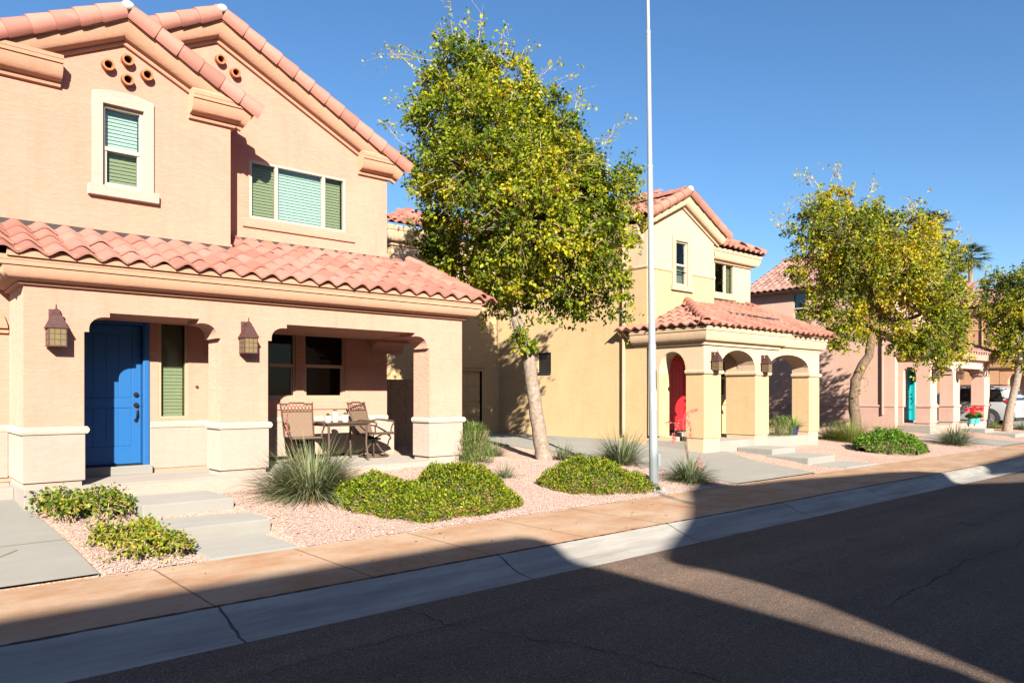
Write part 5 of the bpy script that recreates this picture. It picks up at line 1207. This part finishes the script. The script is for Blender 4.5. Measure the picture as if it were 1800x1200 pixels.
# near mound: two lobes
A = gpt(648, 888); Bm = gpt(810, 882)
mound('large two-humped bright green mound in front of the porch', [(5.12, 8.62, .52, .62, .37), (6.38, 8.38, .66, .80, .47), (5.45, 8.12, .66, .52, .27), (5.98, 7.98, .62, .42, .25), (5.75, 8.5, .6, .6, .25), (6.72, 8.1, .42, .4, .2)], 24000, MG, (2, 3, 2, 2.5, 1, .5), .042, rim=RM)
mound('bright green mound at the foot of the light pole', [(9.05, 8.40, .82, .62, .44), (9.45, 8.05, .62, .46, .26), (8.72, 8.35, .62, .52, .27)], 13500, MG, (2, 3, 2, 2.5, 1, .5), .042, rim=RM)
mound('small deep green mound in front of the far grasses', [(20.9, 8.45, 1.0, .78, .54), (20.5, 8.6, .7, .6, .4)], 6500, [(.055, .14, .008), (.09, .18, .010), (.12, .21, .012), (.035, .085, .009)], (2, 3, 2, 2), .065)

def straggly(label, centre_pts, n_stem, nleaf, ls, pal, w, hmax):
    base = Vector((*centre_pts[0][:2], gz(*centre_pts[0][:2]))); root = thing('lantana_bush', label, 'shrub', base, 'straggly bushes beside the entry steps'); off = base; tw = []; LP = []; LD = []
    for i in range(n_stem):
        cx, cy, r = random.choice(centre_pts); a = random.uniform(0, 6.28); rr = r*random.random()**.6
        s = Vector((cx+random.gauss(0, .06), cy+random.gauss(0, .06), gz(cx, cy))); e = Vector((cx+rr*math.cos(a), cy+rr*math.sin(a), 0)); e.z = gz(e.x, e.y)+hmax*random.uniform(.15, 1)*(1-.5*rr/r)
        mid = s.lerp(e, .5)+Vector((0, 0, hmax*.3)); tw.append(([s, mid, e], [.006, .005, .003]))
        t = RNG.uniform(.35, 1.05, nleaf)[:, None]; S, Mi, E_ = (np.array(q) for q in (s, mid, e)); pos = np.where(t < .5, S+(Mi-S)*t*2, Mi+(E_-Mi)*(t-.5)*2)+RNG.normal(0, .03, (nleaf, 3)); pos[:, 2] = np.maximum(pos[:, 2], gzn(pos[:, 0], pos[:, 1])+.01)
        LP.append(pos); LD.append(RNG.normal(0, 1, (nleaf, 3)))
    twigs_to_mesh('stems', tw, 'twig', root, off); P = np.concatenate(LP); D = np.concatenate(LD); n = len(P)
    leafmesh('foliage', P, D, RNG.normal(0, .6, (n, 3))+np.array([-.2, -.3, .8]), ls*RNG.uniform(.7, 1.3, n), ls*.75*RNG.uniform(.7, 1.2, n), pickcol(n, pal, w, .2), 'leaf2', root, off)
LT = [(.085, .13, .010), (.135, .175, .013), (.20, .21, .017), (.25, .21, .02), (.05, .09, .010)]
straggly('straggly leafy bush against the left porch pillar', [(1.75, 9.75, .38), (2.02, 9.35, .38), (1.62, 10.0, .3), (2.1, 9.75, .3), (1.72, 9.45, .25), (2.05, 10.02, .2), (2.22, 9.55, .2)], 140, 14, .050, LT, (2, 2, 1, .5, 2), .36)
straggly('yellow-green leafy bush at the sidewalk edge beside the steps', [(2.0, 7.75, .33), (2.25, 7.95, .34), (1.95, 8.15, .3), (2.3, 7.75, .25), (2.2, 8.35, .22), (1.85, 8.35, .2)], 190, 14, .046, LT, (1.5, 2, 2.5, 2, .6), .26)
# feathery bush at the right side of the porch
def feathery(label, c, r, h, n):
    c = Vector(c); root = thing('feathery_bush', label, 'shrub', c); off = c; b = MB(off)
    ph = RNG.uniform(0, 6.28, n); rr = RNG.random(n)**.5*r; z = RNG.random(n)*h; k = np.sqrt(np.clip(1-(z/h)**2, .05, 1)); P = np.stack([np.cos(ph)*rr*k, np.sin(ph)*rr*k, z], 1)+np.array(c)
    D = np.stack([np.cos(ph)*.6, np.sin(ph)*.6, np.ones(n)], 1)+RNG.normal(0, .35, (n, 3))
    blademesh('foliage', P, D, RNG.uniform(.08, .2, n), np.full(n, .007), np.full(n, .3), pickcol(n, [(.15, .22, .05), (.21, .27, .08), (.10, .15, .05)], [2, 2, 1]), 'blade', root, off, 2)
    for k in range(40):
        a = random.uniform(0, 6.28); b.tube([c, c+Vector((math.cos(a)*r*.5, math.sin(a)*r*.5, h*.5)), c+Vector((math.cos(a)*r*.8, math.sin(a)*r*.8, h*.9))], [.006, .004, .002], 4)
    b.build('stems', 'twig', root)
feathery('feathery green bush just right of the porch end pillar', tuple(gpt(832, 812)), .36, .62, 4200)
c = at(1372, 764, Y=10.6); c.z = .6
feathery('leafy green plant between two yellow porch pillars', tuple(c), .42, .5, 1800)

# ================================================================== CAR
def car():
    x0, yr, z0 = 36.9, 9.85, gz(37, 10)+.02; W, Ln = .93, 4.7
    root = thing('parked_car', 'silver sport utility vehicle parked nose-in beside the pink house', 'car', (x0+W, yr+2.3, z0)); off = root.location.copy(); cx = x0+W
    # stations from rear (0) to nose (Ln): (y, belt half width, belt z, roof half width, roof z)
    st = [(0, .80, .95, .62, 1.05), (.06, .88, 1.02, .66, 1.30), (.22, .91, 1.04, .68, 1.62), (.5, .93, 1.05, .69, 1.72), (1.2, .93, 1.04, .70, 1.76), (2.0, .93, 1.02, .70, 1.76), (2.6, .93, 1.0, .69, 1.70), (3.1, .93, .98, .66, 1.45), (3.55, .92, .97, .72, 1.06), (4.1, .90, .93, .70, .98), (4.5, .86, .85, .66, .90), (4.68, .76, .72, .6, .74)]
    b = MB(off); prev = None
    for y, bw, bz, rw, rz in st:
        half = [(bw*.9, .28), (bw*.98, .45), (bw, .70), (bw*.985, bz), (rw+.04, bz+(rz-bz)*.82), (rw-.04, rz-.01), (rw*.5, rz+.012)]
        sec = [(-w, z) for w, z in half]+[(w, z) for w, z in half[::-1]]
        ring = b.add([(cx+w, yr+y, z0+z) for w, z in sec])
        if prev:
            for j in range(len(sec)): b.f.append([prev[j], prev[(j+1) % len(sec)], ring[(j+1) % len(sec)], ring[j]])
        else: b.f.append(ring[::-1])
        prev = ring
    b.f.append(prev); b.build('body', 'car', root, smooth=True, angle=40)
    for s in (-1, 1):
        for y0, y1, t0, t1 in ((.45, 1.15, 1.10, 1.62), (1.22, 2.1, 1.09, 1.66), (2.17, 2.95, 1.07, 1.60)):
            q = MB(off); w0, w1 = .935, .765
            pts = [(cx+s*w0*.998, yr+y0-.05, z0+t0), (cx+s*w0*.998, yr+y1, z0+t0), (cx+s*w1*1.0, yr+y1-(.0 if y1 < 2.5 else .35), z0+t1), (cx+s*w1, yr+y0+(.12 if y0 < .6 else 0), z0+t1)]
            q.prism(pts, (s*.02, 0, 0)); q.build('side_window', 'carglass', root)
        q = MB(off); q.prism([(cx+s*.76, yr+.00, z0+.92), (cx+s*.925, yr+.16, z0+.95), (cx+s*.925, yr+.42, z0+1.12), (cx+s*.90, yr+.20, z0+1.24), (cx+s*.80, yr+.035, z0+1.15)], (s*.02, -.03, 0)); q.build('tail_light', 'tail', root)
        for yw in (.95, 3.75):
            k = 22; q = MB(off); xx = cx+s*.845
            for rr, xa, xb in ((.36, -.11, .11),):
                A = [(xx+xa, yr+yw+rr*math.cos(2*math.pi*j/k), z0+.36+rr*math.sin(2*math.pi*j/k)) for j in range(k)]; q.prism(A, (xb-xa, 0, 0))
            wh = q.build('wheel', 'tyre', root, bevel=.02)
            q = MB(off); q.prism([(xx+s*.112, yr+yw+.23*math.cos(2*math.pi*j/k), z0+.36+.23*math.sin(2*math.pi*j/k)) for j in range(k)], (s*.012, 0, 0))
            for j in range(5):
                a = j*2*math.pi/5; q.tube([(xx+s*.128, yr+yw, z0+.36), (xx+s*.128, yr+yw+.22*math.cos(a), z0+.36+.22*math.sin(a))], .028, 6)
            q.build('rim', 'rim', wh)
            q = MB(off); q.tube([(cx+s*.90, yr+yw+.41*math.cos(R(a)), z0+.36+.41*math.sin(R(a))) for a in range(-10, 191, 10)], .035, 6); q.build('wheel_arch', 'trimblack', root, smooth=True)
            q = MB(off); q.prism([(cx+s*.90, yr+yw+.405*math.cos(2*math.pi*j/24), z0+.36+.405*math.sin(2*math.pi*j/24)) for j in range(24)], (s*.038, 0, 0)); q.build('wheel_well', 'tyre', root)
        q = MB(off); q.tube([(cx+s*.70, yr+.4, z0+1.76), (cx+s*.70, yr+.5, z0+1.80), (cx+s*.70, yr+2.5, z0+1.79), (cx+s*.70, yr+2.6, z0+1.73)], .018, 6); q.build('roof_rail', 'trimblack', root)
        q = MB(off); q.ball((cx+s*1.0, yr+2.95, z0+1.08), .11, sc=(.8, .6, .7)); q.build('mirror', 'car', root, smooth=True)
    q = MB(off); q.prism([(cx-.62, yr+.035, z0+1.13), (cx+.62, yr+.035, z0+1.13), (cx+.56, yr+.195, z0+1.56), (cx-.56, yr+.195, z0+1.56)], (0, -.03, .01)); q.build('rear_window', 'carglass', root)
    q = MB(off); q.box(cx-.86, cx+.86, yr-.07, yr+.1, z0+.38, z0+.66); q.build('bumper', 'car', root, bevel=.05)
    q = MB(off); q.box(cx-.80, cx+.80, yr-.06, yr+.08, z0+.25, z0+.38); q.build('lower_bumper', 'trimblack', root, bevel=.03)
    q = MB(off); q.box(cx-.16, cx+.16, yr-.02, yr+.0, z0+.78, z0+.92); q.build('number_plate', 'plate', root)
car()

# small litter: fallen leaves on the gravel, kerb and road
n = 420
x = RNG.uniform(1.6, 26, n); y = np.where(RNG.random(n) < .72, 7.4+RNG.random(n)**1.5*2.6, RNG.uniform(5.75, 7.3, n)); z = np.where(y > 7.37, gzn(x, y)+.006, .147)
P = np.stack([x, y, z], 1); D = RNG.normal(0, 1, (n, 3)); D[:, 2] *= .1
k = ~(((x > 1.3)&(x < 3.6)&(y > 7.36)))
o = leafmesh('fallen_leaves', P[k], D[k], np.array([[0, 0, 1.]])+RNG.normal(0, .15, (int(k.sum()), 3)), RNG.uniform(.02, .05, int(k.sum())), RNG.uniform(.012, .03, int(k.sum())), pickcol(int(k.sum()), [(.22, .10, .04), (.12, .05, .03), (.30, .18, .06)], [1, 1, 1]), 'leaf2', None, (0, 0, 0))
o['kind'] = 'stuff'

# ================================================================== HOUSES ACROSS THE STREET (they throw the long shadows)
SX, SZ = .51, .495
def opposite(label, sil, depth, body, mw, tile, shear=.51):
    root = thing('stucco_house', label, 'house', (body[0], -11, 0), 'houses across the street'); off = root.location.copy()
    b = MB(off); b.prism([(x, -9.5, z) for x, z in sil], (-shear*depth, -depth, SZ*depth)); b.build('roof', tile, root)
    b = MB(off); b.box(body[0], body[1], -9.5-depth*.8-.6, -9.75, 0, 5.2); b.build('wall', mw, root)
    for xx in np.arange(body[0]+1.2, body[1]-1, 2.6):
        for z in (1.0, 3.4): q = MB(off); q.box(xx, xx+1.0, -9.75, -9.72, z, z+1.2); q.build('window', 'carglass', root)
    return root
opposite('peach stucco house across the street, shading the left of the road', [(-16, 5.1), (-.46, 5.1), (-.46, 5.54), (-.63, 5.8), (-.94, 6.2), (-1.36, 6.7), (-1.80, 7.2), (-2.06, 7.42), (-2.14, 7.6), (-2.24, 7.84), (-2.42, 7.96), (-3.1, 8.02), (-8, 8.03), (-16, 8.03)], 1.5, (-16, -.5), 'peach', 'tile')
oB = opposite('yellow stucco house across the street, shading the middle of the road', [(-.33, 5.1), (12.5, 5.1), (12.5, 6.45), (10.4, 6.93), (8.62, 7.3), (8.98, 7.68), (8.55, 7.93), (7.66, 8.10), (6.28, 8.22), (4.53, 8.41), (3.25, 8.46), (2.92, 8.56), (2.68, 8.78), (2.43, 8.80), (1.74, 8.54), (.83, 8.01), (-.09, 7.53), (-.71, 7.27), (-.94, 7.14), (-.90, 6.98), (-.66, 6.80), (-.44, 6.5), (-.33, 6.2), (-.32, 5.6)], 1.2, (-.2, 12.4), 'yellow', 'tile_red')
b = MB(oB.location); b.tube([(.95, -9.6, 7.5), (.97, -9.6, 9.3)], .035, 8); b.build('shadow_pipe', 'darksheet', oB)  # unseen pipe, added to throw the thin shadow streak by the pole
opposite('pink stucco house across the street, shading the far road', [(16.5, 5.1), (32, 5.1), (32, 7.9), (15.8, 7.9), (11.25, 7.72), (11.35, 7.6), (10.67, 7.36), (12.1, 7.20), (16.5, 6.7)], 2.2, (17, 32), 'pink', 'tile_pink')

# ================================================================== LIGHT
w = bpy.data.worlds.new('World'); scn.world = w; w.use_nodes = True; nt = w.node_tree
sky = nt.nodes.new('ShaderNodeTexSky'); sky.sky_type = 'NISHITA'; sky.sun_disc = False
to_sun = Vector((-SX, -1, SZ*1.0)).normalized()
sky.sun_elevation = math.asin(to_sun.z); sky.sun_rotation = math.atan2(to_sun.x, to_sun.y)
sky.altitude = 350; sky.air_density = 1.0; sky.dust_density = .8; sky.ozone_density = 4.0
hs = nt.nodes.new('ShaderNodeHueSaturation'); hs.inputs['Saturation'].default_value = 1.12; nt.links.new(sky.outputs[0], hs.inputs['Color']); nt.links.new(hs.outputs[0], nt.nodes['Background'].inputs[0]); nt.nodes['Background'].inputs[1].default_value = .065
sl = bpy.data.lights.new('sun', 'SUN'); sl.energy = 5.0; sl.angle = R(.5); sl.color = (1, .92, .79)
so = bpy.data.objects.new('sun', sl); COL.objects.link(so); so.rotation_euler = (-to_sun).to_track_quat('-Z', 'Y').to_euler(); so.location = (-10, -20, 20)
scn.view_settings.view_transform = 'Standard'; scn.view_settings.look = 'None'; scn.view_settings.exposure = 1.42; scn.view_settings.gamma = 1
